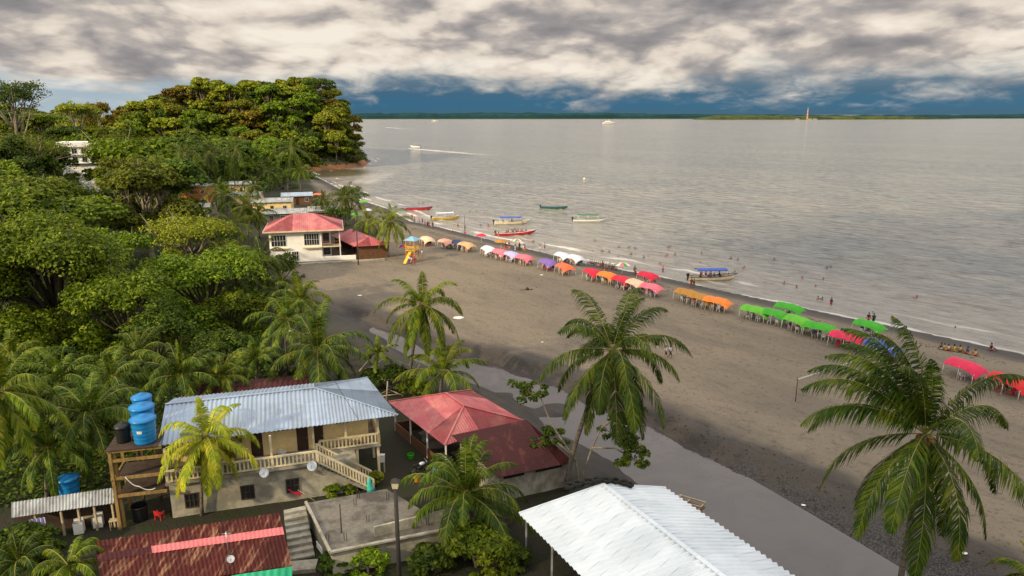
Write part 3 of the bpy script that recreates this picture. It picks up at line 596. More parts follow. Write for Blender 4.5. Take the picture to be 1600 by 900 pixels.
for i, (cx, cy, bx, by, r, lf, lab, e0) in enumerate([
    (106, 328, 106, 372, 50, 'palm_mid', 'light green upright palm clump above the big dark tree', 20),
    (448, 500, 440, 560, 62, 'palm_dark', 'dark palm between the leafy almond tree and the broad palm', -20),
    (470, 470, 470, 545, 60, 'palm_mid', 'palm rising behind the broad dark palm', -10),
    (402, 560, 402, 600, 48, 'palm_dark', 'low dark palm under the almond tree edge by the lamp pole', -5),
    (365, 350, 372, 395, 42, 'palm_mid', 'windblown palm left of the white two storey house', -40),
    (575, 345, 575, 388, 34, 'palm_mid', 'bushy palm just behind the brown pavilion', -40),
    (420, 268, 420, 312, 28, 'palm_dark', 'small dark palm between the tall palms and the cove', -40),
    (305, 262, 305, 322, 26, 'palm_mid', 'short palm between the first two tall palms', -40),
    (505, 315, 506, 345, 24, 'palm_dark', 'small palm on the beach edge above the grey roofs', -40),
    (245, 330, 245, 372, 34, 'palm_mid', 'palm amid the bare branched trees left of the orange house', -40),
    (30, 880, 25, 925, 60, 'palm_dark', 'dark palm fronds in the lower left corner', 5),
    (350, 410, 350, 455, 46, 'palm_mid', 'pale green palm behind the yellowish almond tree', -20),
    (60, 640, 60, 735, 70, 'palm_dark', 'shaded palm between the left edge palm and the shed', -30),
    (215, 555, 215, 610, 60, 'palm_dark', 'dark palm under the big green tree', -10),
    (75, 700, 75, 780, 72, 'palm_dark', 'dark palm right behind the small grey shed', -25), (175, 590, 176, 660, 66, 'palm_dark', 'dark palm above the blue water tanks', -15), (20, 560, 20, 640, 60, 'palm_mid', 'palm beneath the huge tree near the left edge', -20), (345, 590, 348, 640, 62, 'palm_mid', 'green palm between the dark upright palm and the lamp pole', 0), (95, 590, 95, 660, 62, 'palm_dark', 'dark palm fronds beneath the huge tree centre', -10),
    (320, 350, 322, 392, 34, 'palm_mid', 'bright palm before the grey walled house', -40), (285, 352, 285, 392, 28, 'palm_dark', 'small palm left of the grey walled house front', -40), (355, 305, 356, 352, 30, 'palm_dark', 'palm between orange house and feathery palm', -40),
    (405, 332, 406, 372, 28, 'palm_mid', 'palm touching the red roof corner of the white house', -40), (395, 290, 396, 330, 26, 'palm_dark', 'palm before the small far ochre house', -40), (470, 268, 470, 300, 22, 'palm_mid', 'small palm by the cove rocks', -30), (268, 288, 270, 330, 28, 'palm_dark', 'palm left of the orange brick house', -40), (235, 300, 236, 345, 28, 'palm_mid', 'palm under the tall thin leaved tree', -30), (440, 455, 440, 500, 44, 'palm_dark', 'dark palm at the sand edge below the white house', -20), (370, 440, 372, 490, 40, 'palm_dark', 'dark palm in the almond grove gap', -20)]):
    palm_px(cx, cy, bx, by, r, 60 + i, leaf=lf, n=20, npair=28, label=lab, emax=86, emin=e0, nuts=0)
# ------------------------------------------------------------------ broadleaf trees
def leaf_cloud(rs, centres, radii, nper, size, flat=0.8, shell=0.35, up=0.5):
    V = []; 
    for (c, r, n) in zip(centres, radii, nper):
        n = int(n); d = rs.normal(size=(n, 3)); d /= np.linalg.norm(d, axis=1)[:, None]; d[:, 2] = np.where(d[:, 2] < -0.35, -d[:, 2] * 0.6, d[:, 2])
        rad = r * (1 - shell * rs.rand(n) ** 1.6) * (0.88 + 0.24 * rs.rand(n)); p = c + d * rad[:, None] * np.array([1, 1, flat])
        nr = d * 0.75 + np.array([0, 0, up]) + rs.normal(size=(n, 3)) * 0.42; nr /= np.linalg.norm(nr, axis=1)[:, None]
        a = np.cross(nr, rs.normal(size=(n, 3))); a /= np.linalg.norm(a, axis=1)[:, None]; b = np.cross(nr, a)
        s = size * (0.6 + 0.8 * rs.rand(n)); a = a * s[:, None] * 0.62; b = b * s[:, None] * 0.36
        dr = np.array([0, 0, -0.12 * size])
        V.append(np.stack([p - a, p - b * 1.0 + dr * 0.2, p + a + dr, p + b], 1).reshape(-1, 3))
    V = np.concatenate(V); k = len(V) // 4; return V, np.arange(k * 4).reshape(k, 4)
def broadleaf(seed, R, Hc, nl, nleaf, size, flat=0.75, sub=9, lobr=0.42, gap=0.0):
    """crown of radius R around height Hc; returns (leaf verts, faces, limb MB). origin at the base"""
    rs = np.random.RandomState(seed); cs = []; rr = []; limbs = []
    for i in range(nl):
        a = i * 2.4 + rs.rand() * 0.8; q = sqrt((i + 0.5) / nl) * (R * (1 - lobr * 0.8)); zc = Hc + R * flat * (1.0 * sqrt(max(0, 1 - (q / R) ** 2)) - 0.42 + 0.30 * (rs.rand() - 0.5))
        lr = R * lobr * (0.75 + 0.5 * rs.rand()); c = np.array([q * cos(a), q * sin(a), zc]); limbs.append((c, lr))
        for j in range(sub):       # small sprays on the lobe make an uneven outline
            d = rs.normal(size=3); d /= np.linalg.norm(d); d[2] = abs(d[2]) * 0.9 - 0.25
            cs.append(c + d * lr * 0.72 * np.array([1, 1, flat])); rr.append(lr * (0.30 + 0.25 * rs.rand()))
    for i in range(max(4, int(nl * 0.7))):
        a = i * 2.1 + rs.rand(); q = R * (0.62 + 0.22 * rs.rand()); c = np.array([q * cos(a), q * sin(a), Hc - R * flat * (0.12 + 0.55 * rs.rand())]); lr = R * lobr * 0.75
        for j in range(max(4, sub - 3)):
            d = rs.normal(size=3); d /= np.linalg.norm(d); cs.append(c + d * lr * 0.7 * np.array([1, 1, flat])); rr.append(lr * (0.3 + 0.3 * rs.rand()))
    for i in range(nl):  # skirts lower down
        a = rs.rand() * 6.28; q = R * (.3 + .5 * rs.rand()); c = np.array([cos(a) * q, sin(a) * q, Hc - R * flat * (0.35 + .4 * rs.rand())]); cs.append(c); rr.append(R * 0.2)
    rr = np.array(rr); wgt = rr ** 2; nper = np.maximum(4, 1.25 * nleaf * wgt / wgt.sum())
    V, Fa = leaf_cloud(rs, cs, rr, nper, size)
    mb = MB(); top = Vector((0, 0, Hc - R * flat * 0.25)); tp = trunk_pts((0, 0, 0), top + Vector((rs.rand() - .5, rs.rand() - .5, 0)), 1.4, 6)
    mb.tube(tp, [R * 0.055 * (1.3 - 0.12 * i) for i in range(6)], 7)
    lb = MB()
    for c, lr in limbs:
        st = tp[3 + (int(c[0] * 10) % 3)]; c = Vector(c); mid = st.lerp(c, 0.55) + Vector((0, 0, -0.06 * R)); lb.tube([st, mid, c, c + (c - st) * 0.18], [R * 0.03, R * 0.02, R * 0.011, R * 0.004], 5)
        for j in range(3):
            e = c + Vector(rs.normal(size=3)) * lr * 0.45; lb.tube([mid.lerp(c, 0.5), e], [R * 0.012, R * 0.004], 4)
    return V, Fa, mb, lb
def tree_proto(name, seed, R, Hc, nl, nleaf, size, leaf, bark, label, group, loc=(0, 0, 0), **k):
    V, Fa, tb, lb = broadleaf(seed, R, Hc, nl, nleaf, size, **k)
    root = E(name, loc, 0, label, 'tree', group); tb.build('trunk', bark, root); lb.build('limb', bark, root); link('crown', npmesh('crown', V, Fa, leaf), root)
    return root
def tree_px(px, py, zc, rpx, seed, leaf, label, nl=12, nleaf=9000, size=0.35, bark='bark_dark', flat=0.95, group='broad leaved trees in the village', name='broadleaf_tree', **k):
    c = P(px, py, zc); g = H(c.x, c.y); R = rpx / F * proj(c)[2]
    return tree_proto(name, seed, R, zc - g, nl, nleaf, size, leaf, bark, label, group, (c.x, c.y, g), flat=flat, **k)
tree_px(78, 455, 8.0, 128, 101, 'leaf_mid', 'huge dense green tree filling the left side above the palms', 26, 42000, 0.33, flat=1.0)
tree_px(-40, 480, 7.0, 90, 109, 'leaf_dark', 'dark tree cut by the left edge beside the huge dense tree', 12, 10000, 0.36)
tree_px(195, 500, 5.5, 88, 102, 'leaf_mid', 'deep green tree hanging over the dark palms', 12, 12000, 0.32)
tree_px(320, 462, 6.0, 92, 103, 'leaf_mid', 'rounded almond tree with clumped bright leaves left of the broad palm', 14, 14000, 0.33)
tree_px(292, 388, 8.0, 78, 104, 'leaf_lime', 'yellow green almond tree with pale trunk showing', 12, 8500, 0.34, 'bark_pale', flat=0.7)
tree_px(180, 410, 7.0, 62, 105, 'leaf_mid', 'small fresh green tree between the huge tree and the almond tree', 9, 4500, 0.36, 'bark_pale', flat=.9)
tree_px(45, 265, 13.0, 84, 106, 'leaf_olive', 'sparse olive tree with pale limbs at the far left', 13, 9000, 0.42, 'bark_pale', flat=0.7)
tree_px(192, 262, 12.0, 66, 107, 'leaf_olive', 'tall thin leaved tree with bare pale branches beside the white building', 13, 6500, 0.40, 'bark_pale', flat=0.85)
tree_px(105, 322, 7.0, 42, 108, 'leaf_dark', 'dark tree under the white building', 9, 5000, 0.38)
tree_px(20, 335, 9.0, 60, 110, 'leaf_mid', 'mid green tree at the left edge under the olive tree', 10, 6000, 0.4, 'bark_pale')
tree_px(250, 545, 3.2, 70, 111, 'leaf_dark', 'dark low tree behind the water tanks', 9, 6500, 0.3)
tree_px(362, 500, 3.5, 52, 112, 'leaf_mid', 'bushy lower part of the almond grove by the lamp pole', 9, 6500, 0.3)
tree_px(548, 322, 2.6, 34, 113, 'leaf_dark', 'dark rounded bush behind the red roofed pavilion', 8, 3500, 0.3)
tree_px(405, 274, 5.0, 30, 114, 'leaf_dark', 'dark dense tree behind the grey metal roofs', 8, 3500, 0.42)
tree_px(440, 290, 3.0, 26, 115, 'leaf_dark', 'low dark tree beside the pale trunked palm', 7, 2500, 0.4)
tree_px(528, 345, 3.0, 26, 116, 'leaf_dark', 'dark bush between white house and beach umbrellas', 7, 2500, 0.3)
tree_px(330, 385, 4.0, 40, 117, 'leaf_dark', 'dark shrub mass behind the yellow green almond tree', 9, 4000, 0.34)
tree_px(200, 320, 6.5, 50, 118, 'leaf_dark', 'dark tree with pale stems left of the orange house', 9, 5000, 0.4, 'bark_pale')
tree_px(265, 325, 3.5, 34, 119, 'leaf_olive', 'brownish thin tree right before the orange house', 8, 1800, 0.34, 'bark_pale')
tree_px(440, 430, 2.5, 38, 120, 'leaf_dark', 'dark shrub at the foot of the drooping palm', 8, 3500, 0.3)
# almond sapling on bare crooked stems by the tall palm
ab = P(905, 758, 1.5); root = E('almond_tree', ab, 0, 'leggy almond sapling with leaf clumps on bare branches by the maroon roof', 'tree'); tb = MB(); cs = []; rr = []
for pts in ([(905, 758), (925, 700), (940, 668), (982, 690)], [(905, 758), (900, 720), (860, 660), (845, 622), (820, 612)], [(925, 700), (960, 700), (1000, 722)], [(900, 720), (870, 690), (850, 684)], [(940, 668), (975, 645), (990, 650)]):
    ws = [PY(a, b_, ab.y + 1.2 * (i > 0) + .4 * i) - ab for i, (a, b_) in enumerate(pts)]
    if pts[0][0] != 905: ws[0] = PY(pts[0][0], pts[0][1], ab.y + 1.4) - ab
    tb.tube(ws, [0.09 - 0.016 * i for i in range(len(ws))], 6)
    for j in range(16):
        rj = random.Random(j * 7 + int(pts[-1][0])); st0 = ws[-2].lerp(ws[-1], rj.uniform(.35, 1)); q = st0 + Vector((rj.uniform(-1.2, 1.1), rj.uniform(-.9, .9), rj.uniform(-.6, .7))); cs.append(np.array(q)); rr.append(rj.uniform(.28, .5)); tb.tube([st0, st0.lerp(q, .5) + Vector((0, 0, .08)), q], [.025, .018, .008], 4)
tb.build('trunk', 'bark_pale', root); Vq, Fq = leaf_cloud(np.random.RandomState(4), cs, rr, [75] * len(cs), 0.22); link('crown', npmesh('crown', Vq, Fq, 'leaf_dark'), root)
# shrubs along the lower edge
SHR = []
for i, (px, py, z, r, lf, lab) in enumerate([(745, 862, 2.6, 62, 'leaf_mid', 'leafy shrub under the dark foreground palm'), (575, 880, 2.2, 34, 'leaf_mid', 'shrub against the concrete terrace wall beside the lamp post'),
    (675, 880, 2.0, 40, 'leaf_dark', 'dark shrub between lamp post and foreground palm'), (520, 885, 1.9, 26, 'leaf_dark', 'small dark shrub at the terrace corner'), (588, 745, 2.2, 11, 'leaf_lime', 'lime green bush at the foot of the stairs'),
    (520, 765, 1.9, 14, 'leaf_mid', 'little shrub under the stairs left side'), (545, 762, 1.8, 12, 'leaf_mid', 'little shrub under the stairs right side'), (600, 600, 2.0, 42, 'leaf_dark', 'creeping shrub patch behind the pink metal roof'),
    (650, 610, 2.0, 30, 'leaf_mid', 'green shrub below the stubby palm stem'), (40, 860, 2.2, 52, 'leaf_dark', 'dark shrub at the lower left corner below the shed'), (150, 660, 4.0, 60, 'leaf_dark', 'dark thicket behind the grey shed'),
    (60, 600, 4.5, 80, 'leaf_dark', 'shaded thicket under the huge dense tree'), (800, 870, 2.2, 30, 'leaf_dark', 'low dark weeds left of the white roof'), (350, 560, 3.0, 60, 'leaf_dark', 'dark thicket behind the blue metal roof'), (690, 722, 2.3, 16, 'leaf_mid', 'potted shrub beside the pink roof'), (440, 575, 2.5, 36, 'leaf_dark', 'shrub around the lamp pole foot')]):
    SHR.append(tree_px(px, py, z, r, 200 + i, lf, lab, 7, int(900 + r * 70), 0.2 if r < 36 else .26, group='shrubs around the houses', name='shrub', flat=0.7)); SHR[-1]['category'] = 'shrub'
# ------------------------------------------------------------------ forest
PROT = []; PROTN = []
for i, (nl, fl, nf) in enumerate(((10, .9, 4300), (8, 1.05, 3800), (13, .75, 4600), (9, .95, 4000), (7, 1.2, 3600), (12, .8, 4200), (12, .8, 12000), (10, 1.0, 11000), (14, .7, 12000))):
    far = i < 6; V, Fa, tb, lb = broadleaf(300 + i, 5.2, 8.0, nl, nf, 0.72 if far else 0.36, flat=fl, sub=9, lobr=.48)
    me = npmesh('crown', V, Fa, 'leaf_mid'); t1 = tb.mesh('trunk'); l1 = lb.mesh('limb'); t1.materials.append(M['bark_pale']); l1.materials.append(M['bark_pale'])
    (PROT if far else PROTN).append((me, t1, l1))
rn = random.Random(77); cand = []
def ok_forest(x, y):
    px, py, _ = proj((x, y, H(x, y)))
    if px < -140: return False
    d = float(shore_dist(np.array([x]), np.array([y]))[0])
    if d < 2.0: return False
    if y < 105: return False
    if y < 160: return x < -66 and px < 300
    if y < 262: return px < 262
    if y < 330: return px < 400 and d > 25
    return True
y = 108.0
while y < 494:
    stp = 16.0 if y < 260 else 17.5 if y < 385 else 11.6
    x = -380.0
    while x < -60:
        qx, qy = x + rn.uniform(-.4, .4) * stp, y + rn.uniform(-.4, .4) * stp; x += stp
        if qy > 480 and qx < -280: continue
        if ok_forest(qx, qy): cand.append((qx, qy))
    y += stp * 0.9
TINT = {'leaf_rust': 'rust tinted', 'leaf_lime': 'yellow green', 'leaf_mid': 'fresh green', 'leaf_dark': 'dark green', 'leaf_olive': 'olive'}
cls = {}
vis = []; cover = {}; wb = 128
for qx, qy in sorted(cand, key=lambda q: q[1]):      # keep the trees one can see over the nearer ones
    hz = H(qx, qy); px, py, dd_ = proj((qx, qy, hz + 15)); bn_ = int(px // 12); lo_ = min(cover.get(bn_ + k, 999) for k in (-1, 0, 1))
    if 150 < qy < 266 and abs(px - wb) < 42: continue
    if py < lo_ - 1.0 or qy > 385: vis.append((qx, qy))
    for k in range(-int(4 * F / dd_ / 12), int(4 * F / dd_ / 12) + 1): cover[bn_ + k] = min(cover.get(bn_ + k, 999), py)
cand = vis
for qx, qy in cand:
    hz = H(qx, qy); px, py, dd_ = proj((qx, qy, hz)); hill = qy > 388 and qx > -285
    u = float(vnoise(np.array([qx]), np.array([qy]), 26, 90)[0]) * .6 + rn.random() * .4
    lf = ('leaf_dark' if u < .20 else 'leaf_mid' if u < .38 else 'leaf_lime' if u < .58 else 'leaf_rust' if u < .70 else 'leaf_olive' if u < .78 else 'leaf_lime' if u < .88 else 'leaf_mid') if hill else ('leaf_dark' if u < .36 else 'leaf_mid' if u < .55 else 'leaf_olive' if u < .68 else 'leaf_mid' if u < .80 else 'leaf_lime' if u < .95 else 'leaf_rust')
    sh = float(shore_dist(np.array([qx]), np.array([qy]))[0]); k = rn.choice(PROT if qy > 215 else PROTN); s = rn.uniform(0.85, 1.35) * (1.3 if hill else 1.4) * (0.62 if sh < 9 else 1)
    root = E('forest_tree', (qx, qy, hz - (2.4 if hill else 1.0) * s), rn.uniform(0, 6.28), None, 'tree', 'trees of the wooded headland' if hill else 'trees of the forest behind the village')
    root.scale = (s, s, s * rn.uniform(.8, 1.1))
    for nme, me in zip(('crown', 'trunk', 'limb'), k):
        o = link(nme, me, root)
        if nme == 'crown': ztxt(o, M[lf])
    zone = ('on the headland crest' if hz > 33 else 'on the upper slope of the headland' if hz > 22 else 'on the lower slope of the headland' if hz > 8 else 'at the foot of the headland') if hill else ('deep in the forest' if qy > 300 else 'in the middle of the forest' if qy > 200 else 'in the nearer forest')
    if hill and sh < 9: zone = 'along the shore of the headland'
    cls.setdefault(f'{TINT[lf]} tree {zone}', []).append(root)
for k, v in cls.items():
    v.sort(key=lambda o: o.location.y)
    if len(v) > 30: h = len(v) // 3; rank(v[:h], k + ', nearest row'); rank(v[h:2 * h], k + ', middle row'); rank(v[2 * h:], k + ', farthest row')
    elif len(v) > 12: h = len(v) // 2; rank(v[:h], k + ', nearer row'); rank(v[h:], k + ', farther row')
    else: rank(v, k)
print('forest', len(cand))
# the flat topped tree that stands proud of the crest, and a lit palm-like one
for px, py, y_, r, sd, lf, lab, fl in ((497, 134, 462, 26, 401, 'leaf_dark', 'flat topped emergent tree standing above the headland crest', .35), (22, 186, 300, 56, 402, 'leaf_dark', 'tall dark tree rising above the forest at the far left', 1.25), (120, 185, 330, 36, 403, 'leaf_lime', 'bright yellow green tree on the left ridge', .7), (152, 180, 350, 26, 404, 'leaf_rust', 'brownish tree on the left ridge', .8), (100, 215, 290, 34, 405, 'leaf_dark', 'dark spreading tree left of the white building', .6)):
    c = PY(px, py, y_); g = H(c.x, c.y); d_ = proj(c)[2]
    tree_proto('emergent_tree', sd, r / F * d_, c.z - g, 12, 5200, 0.7, lf, 'bark_pale', lab, 'emergent trees', (c.x, c.y, g), flat=fl)
# undergrowth: one mass
rs = np.random.RandomState(5); n = 340000; X_ = rs.uniform(-380, -8, n); Y_ = rs.uniform(52, 500, n); X_[:110000] = rs.uniform(-75, -12, 110000); Y_[:110000] = rs.uniform(47, 120, 110000)
keep = shore_dist(X_, Y_) > 1.2; pxx = 800 + F * X_ / (Y_ * cos(TH) + 28 * sin(TH)); lim = np.interp(Y_, [47, 62, 75, 95, 105, 130, 131, 165, 166, 262, 263, 330, 331, 500], [170, 300, 420, 400, 420, 420, 330, 330, 275, 285, 420, 470, 900, 900])
keep &= (pxx < lim) & (pxx > -150); dens = np.clip(90 / Y_, 0.25, 1); keep &= rs.rand(n) < 1.0
X_ = X_[keep]; Y_ = Y_[keep]; n = len(X_); Zb = height(X_, Y_); sz = 0.28 + 0.8 * ss(Y_, 90, 330)
Pq = np.stack([X_, Y_, Zb + rs.rand(n) ** 2 * (0.9 + 2.2 * vnoise(X_, Y_, 6, 17)) * (0.5 + ss(Y_, 80, 250))], 1); nr = rs.normal(size=(n, 3)) * .5 + [0, 0, .9]; nr /= np.linalg.norm(nr, axis=1)[:, None]
a = np.cross(nr, rs.normal(size=(n, 3))); a /= np.linalg.norm(a, axis=1)[:, None]; b_ = np.cross(nr, a); a = a * sz[:, None] * .7; b_ = b_ * sz[:, None] * .4
Vv = np.stack([Pq - a, Pq - b_, Pq + a, Pq + b_], 1).reshape(-1, 3)
tag(link('undergrowth', npmesh('undergrowth', Vv, np.arange(n * 4).reshape(n, 4), 'leaf_dark')), 'leafy undergrowth covering the forest floor', 'undergrowth', kind='stuff')
# red earth bank and stones at the foot of the headland
mb = MB()
bp = [(-112, 381), (-107, 390.5), (-100, 400.5), (-95, 408), (-91.5, 416), (-89.5, 430), (-91, 448)]
row = []
for i in range(len(bp) - 1):
    for k in range(6):
        q = k / 6; x = bp[i][0] * (1 - q) + bp[i + 1][0] * q; y = bp[i][1] * (1 - q) + bp[i + 1][1] * q; j = rn.uniform(-.6, .6); row.append((x, y, j))
vs = []
for x, y, j in row: vs += [(x + 1 + j, y - 1.4 + j, -0.4), (x + j * .5, y + j, 1.1 + j * .5), (x - 1.6, y + 1.4, 2.2 + j), (x - 6, y + 4, 2.0)]
mb.add(vs, [(i * 4 + k, i * 4 + k + 1, (i + 1) * 4 + k + 1, (i + 1) * 4 + k) for i in range(len(row) - 1) for k in range(3)])
tag(mb.build('earth_bank', 'rock'), 'eroded orange earth bank at the foot of the headland', kind='structure')
# ------------------------------------------------------------------ building helpers
def roof_face(mb, A, B, T1, T2, wave=0.03, pitch=0.28, th=0.03):
    """roof plane over eave A-B rising to T1 (near A) and T2 (near B); sheets run from eave to top"""
    A, B, T1, T2 = map(Vector, (A, B, T1, T2)); d = B - A; L2 = d.dot(d)
    k1 = max(0, min(1, (T1 - A).dot(d) / L2)); k2 = max(0, min(1, (T2 - A).dot(d) / L2)); F1 = A + d * k1; F2 = A + d * k2
    if k1 > 0.02: mb.sheet(A, F1, T1, A, wave, pitch, th, 2)
    if k2 - k1 > 0.02: mb.sheet(F1, F2, T2, T1, wave, pitch, th, 2)
    if k2 < 0.98: mb.sheet(F2, B, B, T2, wave, pitch, th, 2)
def ridge_cap(mb, pts, r=0.09):
    for a, b in zip(pts[:-1], pts[1:]): mb.bar(Vector(a) + Vector((0, 0, .04)), Vector(b) + Vector((0, 0, .04)), r * 2.4, r * .7)
def window(root, u0, u1, z0, z1, w, frame='timber_dark', bars=(1, 1), face=-1, name='window', glass='glass_dark', axis='u'):
    """framed window on a wall plane; face is the outward direction along the depth axis"""
    o = face * 0.05; fr = MB(); pn = MB()
    def bx(mb, a0, a1, b0, b1, c0, c1):
        if axis == 'u': mb.box(a0, a1, min(b0, b1), max(b0, b1), c0, c1)
        else: mb.box(min(b0, b1), max(b0, b1), a0, a1, c0, c1)
    t = 0.07
    bx(fr, u0 - t, u1 + t, w + face * .004, w + o * 1.5, z0 - t, z0); bx(fr, u0 - t, u1 + t, w + face * .004, w + o * 1.5, z1, z1 + t)
    bx(fr, u0 - t, u0, w + face * .004, w + o * 1.5, z0, z1); bx(fr, u1, u1 + t, w + face * .004, w + o * 1.5, z0, z1)
    for i in range(1, bars[0] + 1): u = u0 + (u1 - u0) * i / (bars[0] + 1); bx(fr, u - .025, u + .025, w + face * .012, w + o * 1.2, z0, z1)
    for i in range(1, bars[1] + 1): z = z0 + (z1 - z0) * i / (bars[1] + 1); bx(fr, u0, u1, w + face * .014, w + o * 1.1, z - .02, z + .02)
    bx(pn, u0, u1, w + face * .003, w + face * .010, z0, z1)
    f = fr.build(name, frame, root); pn.build('pane', glass, f); return f
def door(root, u0, u1, z0, z1, w, m='dark_door', face=-1):
    mb = MB(); a, b = sorted((w + face * .003, w + face * .06)); mb.box(u0, u1, a, b, z0, z1)
    for k in (0, 1):
        zz0 = z0 + .15 + k * (z1 - z0) * .5; a2, b2 = sorted((w + face * .06, w + face * .075)); mb.box(u0 + .12, u1 - .12, a2, b2, zz0, zz0 + (z1 - z0) * .36)
    o = mb.build('door', m, root); h = MB(); h.blob((u1 - .1, w + face * .09, (z0 + z1) / 2), .04, 1, 4, 0); h.build('handle', 'steel', o); return o
def railing(mb, a, b, h=0.9, step=0.28, thick=0.11, post=0.18):
    a = Vector(a); b = Vector(b); n = max(2, int((b - a).length / step)); up = Vector((0, 0, 1))
    mb.bar(a + up * h, b + up * h, post, .12); mb.bar(a + up * .12, b + up * .12, post * .8, .1)
    for i in range(n + 1):
        p = a.lerp(b, i / n); mb.bar(p + up * .12, p + up * h, thick if 0 < i < n else post)
# ------------------------------------------------------------------ cream balcony house
OA = Vector((-24.6, 45.6, 1.5)); AA = radians(17.5)
R = E('balcony_house', OA, AA, 'two storey cream house with pale blue metal roof and outside stairs', 'house')
mb = MB(); mb.box(0, 13.2, 0, 8.6, -.3, 2.8); mb.build('lower_wall', 'plaster_grey', R)
mb = MB(); mb.box(-.15, 10.3, -.35, 8.7, 2.803, 3.0); mb.box(10.3, 15.25, 1.35, 8.7, 2.803, 3.0); mb.build('balcony_floor', 'concrete_light', R)
mb = MB(); mb.box(.02, 14.4, 2.1, 8.55, 3.003, 5.72); mb.build('upper_wall', 'plaster_yellow', R)
mb = MB()
for a, b in ((-.35, 10.3), (10.3, 16.6)): pass
mb.box(-.1, 16.2, .55, .7, 5.60, 5.72); mb.box(-.1, .1, .5, 8.8, 5.55, 5.7); mb.build('eave_beam', 'cream_paint', R)
e0, e1, e2, e3 = (-.45, .25, 5.72), (16.6, .35, 5.72), (15.2, 9.3, 5.72), (-.45, 9.3, 5.72); r0_, r1_ = (-.45, 4.9, 6.95), (10.6, 4.9, 6.95)
mb = MB(); [roof_face(mb, *q_, .035, .32) for q_ in ((e0, e1, r0_, r1_), (e1, e2, r1_, r1_), (e2, e3, r1_, r0_))]; rf = mb.build('roof', 'blue_metal', R)
mb = MB(); ridge_cap(mb, [r0_, r1_]); ridge_cap(mb, [r1_, e1], .06); ridge_cap(mb, [r1_, e2], .06); mb.build('ridge_cap', 'blue_metal', rf)
mb = MB(); mb.add([(-.02, .9, 5.7), (-.02, 8.9, 5.7), (-.02, 4.9, 6.85), (.1, .9, 5.7), (.1, 8.9, 5.7), (.1, 4.9, 6.85)], [(0, 1, 2), (5, 4, 3), (0, 3, 4, 1), (1, 4, 5, 2), (2, 5, 3, 0)]); mb.build('gable', 'plaster_yellow', R)
for u in (2.9, 6.0, 9.35, 10.5): door(R, u - .42, u + .42, 3.02, 5.05, 2.1)
for u in (1.4, 7.8, 12.4): window(R, u - .42, u + .42, 4.95, 5.22, 2.1, 'timber_dark', (3, 0), name='vent')
for u in (1.4, 5.2, 8.4): window(R, u - .42, u + .42, .75, 1.75, 0, 'timber_dark', (2, 1))
window(R, 3.2, 4.2, 4.0, 4.9, 14.4, 'timber_dark', (1, 1), 1, axis='w')
for u, w_ in ((.05, -.2), (3.6, -.2), (7.1, -.2), (10.15, 1.5), (12.6, 1.5), (15.1, 1.5), (15.1, 5.0)):
    mb = MB(); hi = 5.6; mb.bar((u, w_, 3.0), (u, w_, hi if w_ > 0 else 5.62), .16); mb.build('column', 'cream_paint', R)
for u, w_ in ((15.05, 1.55), (15.05, 5.2), (13.4, 1.55)):
    mb = MB(); mb.bar((u, w_, -.2), (u, w_, 2.8), .2); mb.build('ground_column', 'cream_paint', R)
mb = MB(); railing(mb, (0, -.25, 3.0), (10.3, -.25, 3.0)); mb.build('balcony_railing', 'cream_paint', R)
mb = MB(); railing(mb, (10.6, 1.42, 3.0), (15.15, 1.42, 3.0)); railing(mb, (15.15, 1.42, 3.0), (15.15, 7.0, 3.0)); mb.build('balcony_railing', 'cream_paint', R)
mb = MB(); n = 15
for i in range(n):
    u = 10.35 + i * .27; z = 2.9 - i * .195; mb.box(u, u + .30, -.35, .95, z - .16, z)
mb.hexa([(10.3, -.3, 2.35), (14.4, -.3, -.35), (14.4, .9, -.35), (10.3, .9, 2.35)], [(10.3, -.3, 2.72), (14.4, -.3, -.08), (14.4, .9, -.08), (10.3, .9, 2.72)])
st_ = mb.build('stairs', 'concrete_light', R)
for w_ in (-.38, .98):
    mb = MB(); railing(mb, (10.35, w_, 2.95), (14.35, w_, .0), .95, .26); mb.build('stair_railing', 'cream_paint', st_)
# electric cable lying over the roof
def cable(pts, r=.02, lab='thin dark electric cable', nm='power_cable', sag=.25, m='pole_dark'):
    mb = MB(); out = []
    for a, b in zip(pts[:-1], pts[1:]):
        a = Vector(a); b = Vector(b)
        for i in range(9): k = i / 8; p = a.lerp(b, k); p.z -= sag * 4 * k * (1 - k); out.append(p)
    mb.tube(out, r, 4); o = mb.build(nm, m); return tag(o, lab, 'cable')
cable([PY(490, 560, 57), PY(524, 597, 53.6), PY(560, 655, 48.4)], .02, 'dark electric cable dropping across the pale blue roof', sag=.05)
# ------------------------------------------------------------------ pink roofed restaurant
def W(v, z): return Vector((v[0], v[1], z))
R = E('restaurant', (-5.0, 57.8, 1.5), 0, 'open sided restaurant with pink red hipped metal roof beside the creek', 'restaurant')
def rel(p, o): return Vector(p) - Vector(o)
o = Vector((-5, 57.8, 1.5)); l, tt, r, bb, h1, h2 = [rel(q, o) for q in ((-11.4, 60.4, 4.3), (-3.9, 63.3, 4.3), (1.0, 56.3, 4.3), (-5.4, 51.6, 4.3), (-5.9, 58.6, 5.9), (-4.1, 55.8, 5.9))]
mb = MB(); roof_face(mb, l, tt, h1, h1, .02, .3); roof_face(mb, tt, r, h1, h2, .02, .3); roof_face(mb, r, bb, h2, h2, .02, .3); roof_face(mb, bb, l, h2, h1, .02, .3); rf = mb.build('roof', 'red_metal', R)
mb = MB(); ridge_cap(mb, [h1, h2]); [ridge_cap(mb, [a, b], .06) for a, b in ((l, h1), (tt, h1), (r, h2), (bb, h2))]; mb.build('ridge_cap', 'red_metal', rf)
ins = lambda p, k=.90: Vector((p.x * k, p.y * k, p.z))
cr = [ins(q) for q in (l, tt, r, bb)]
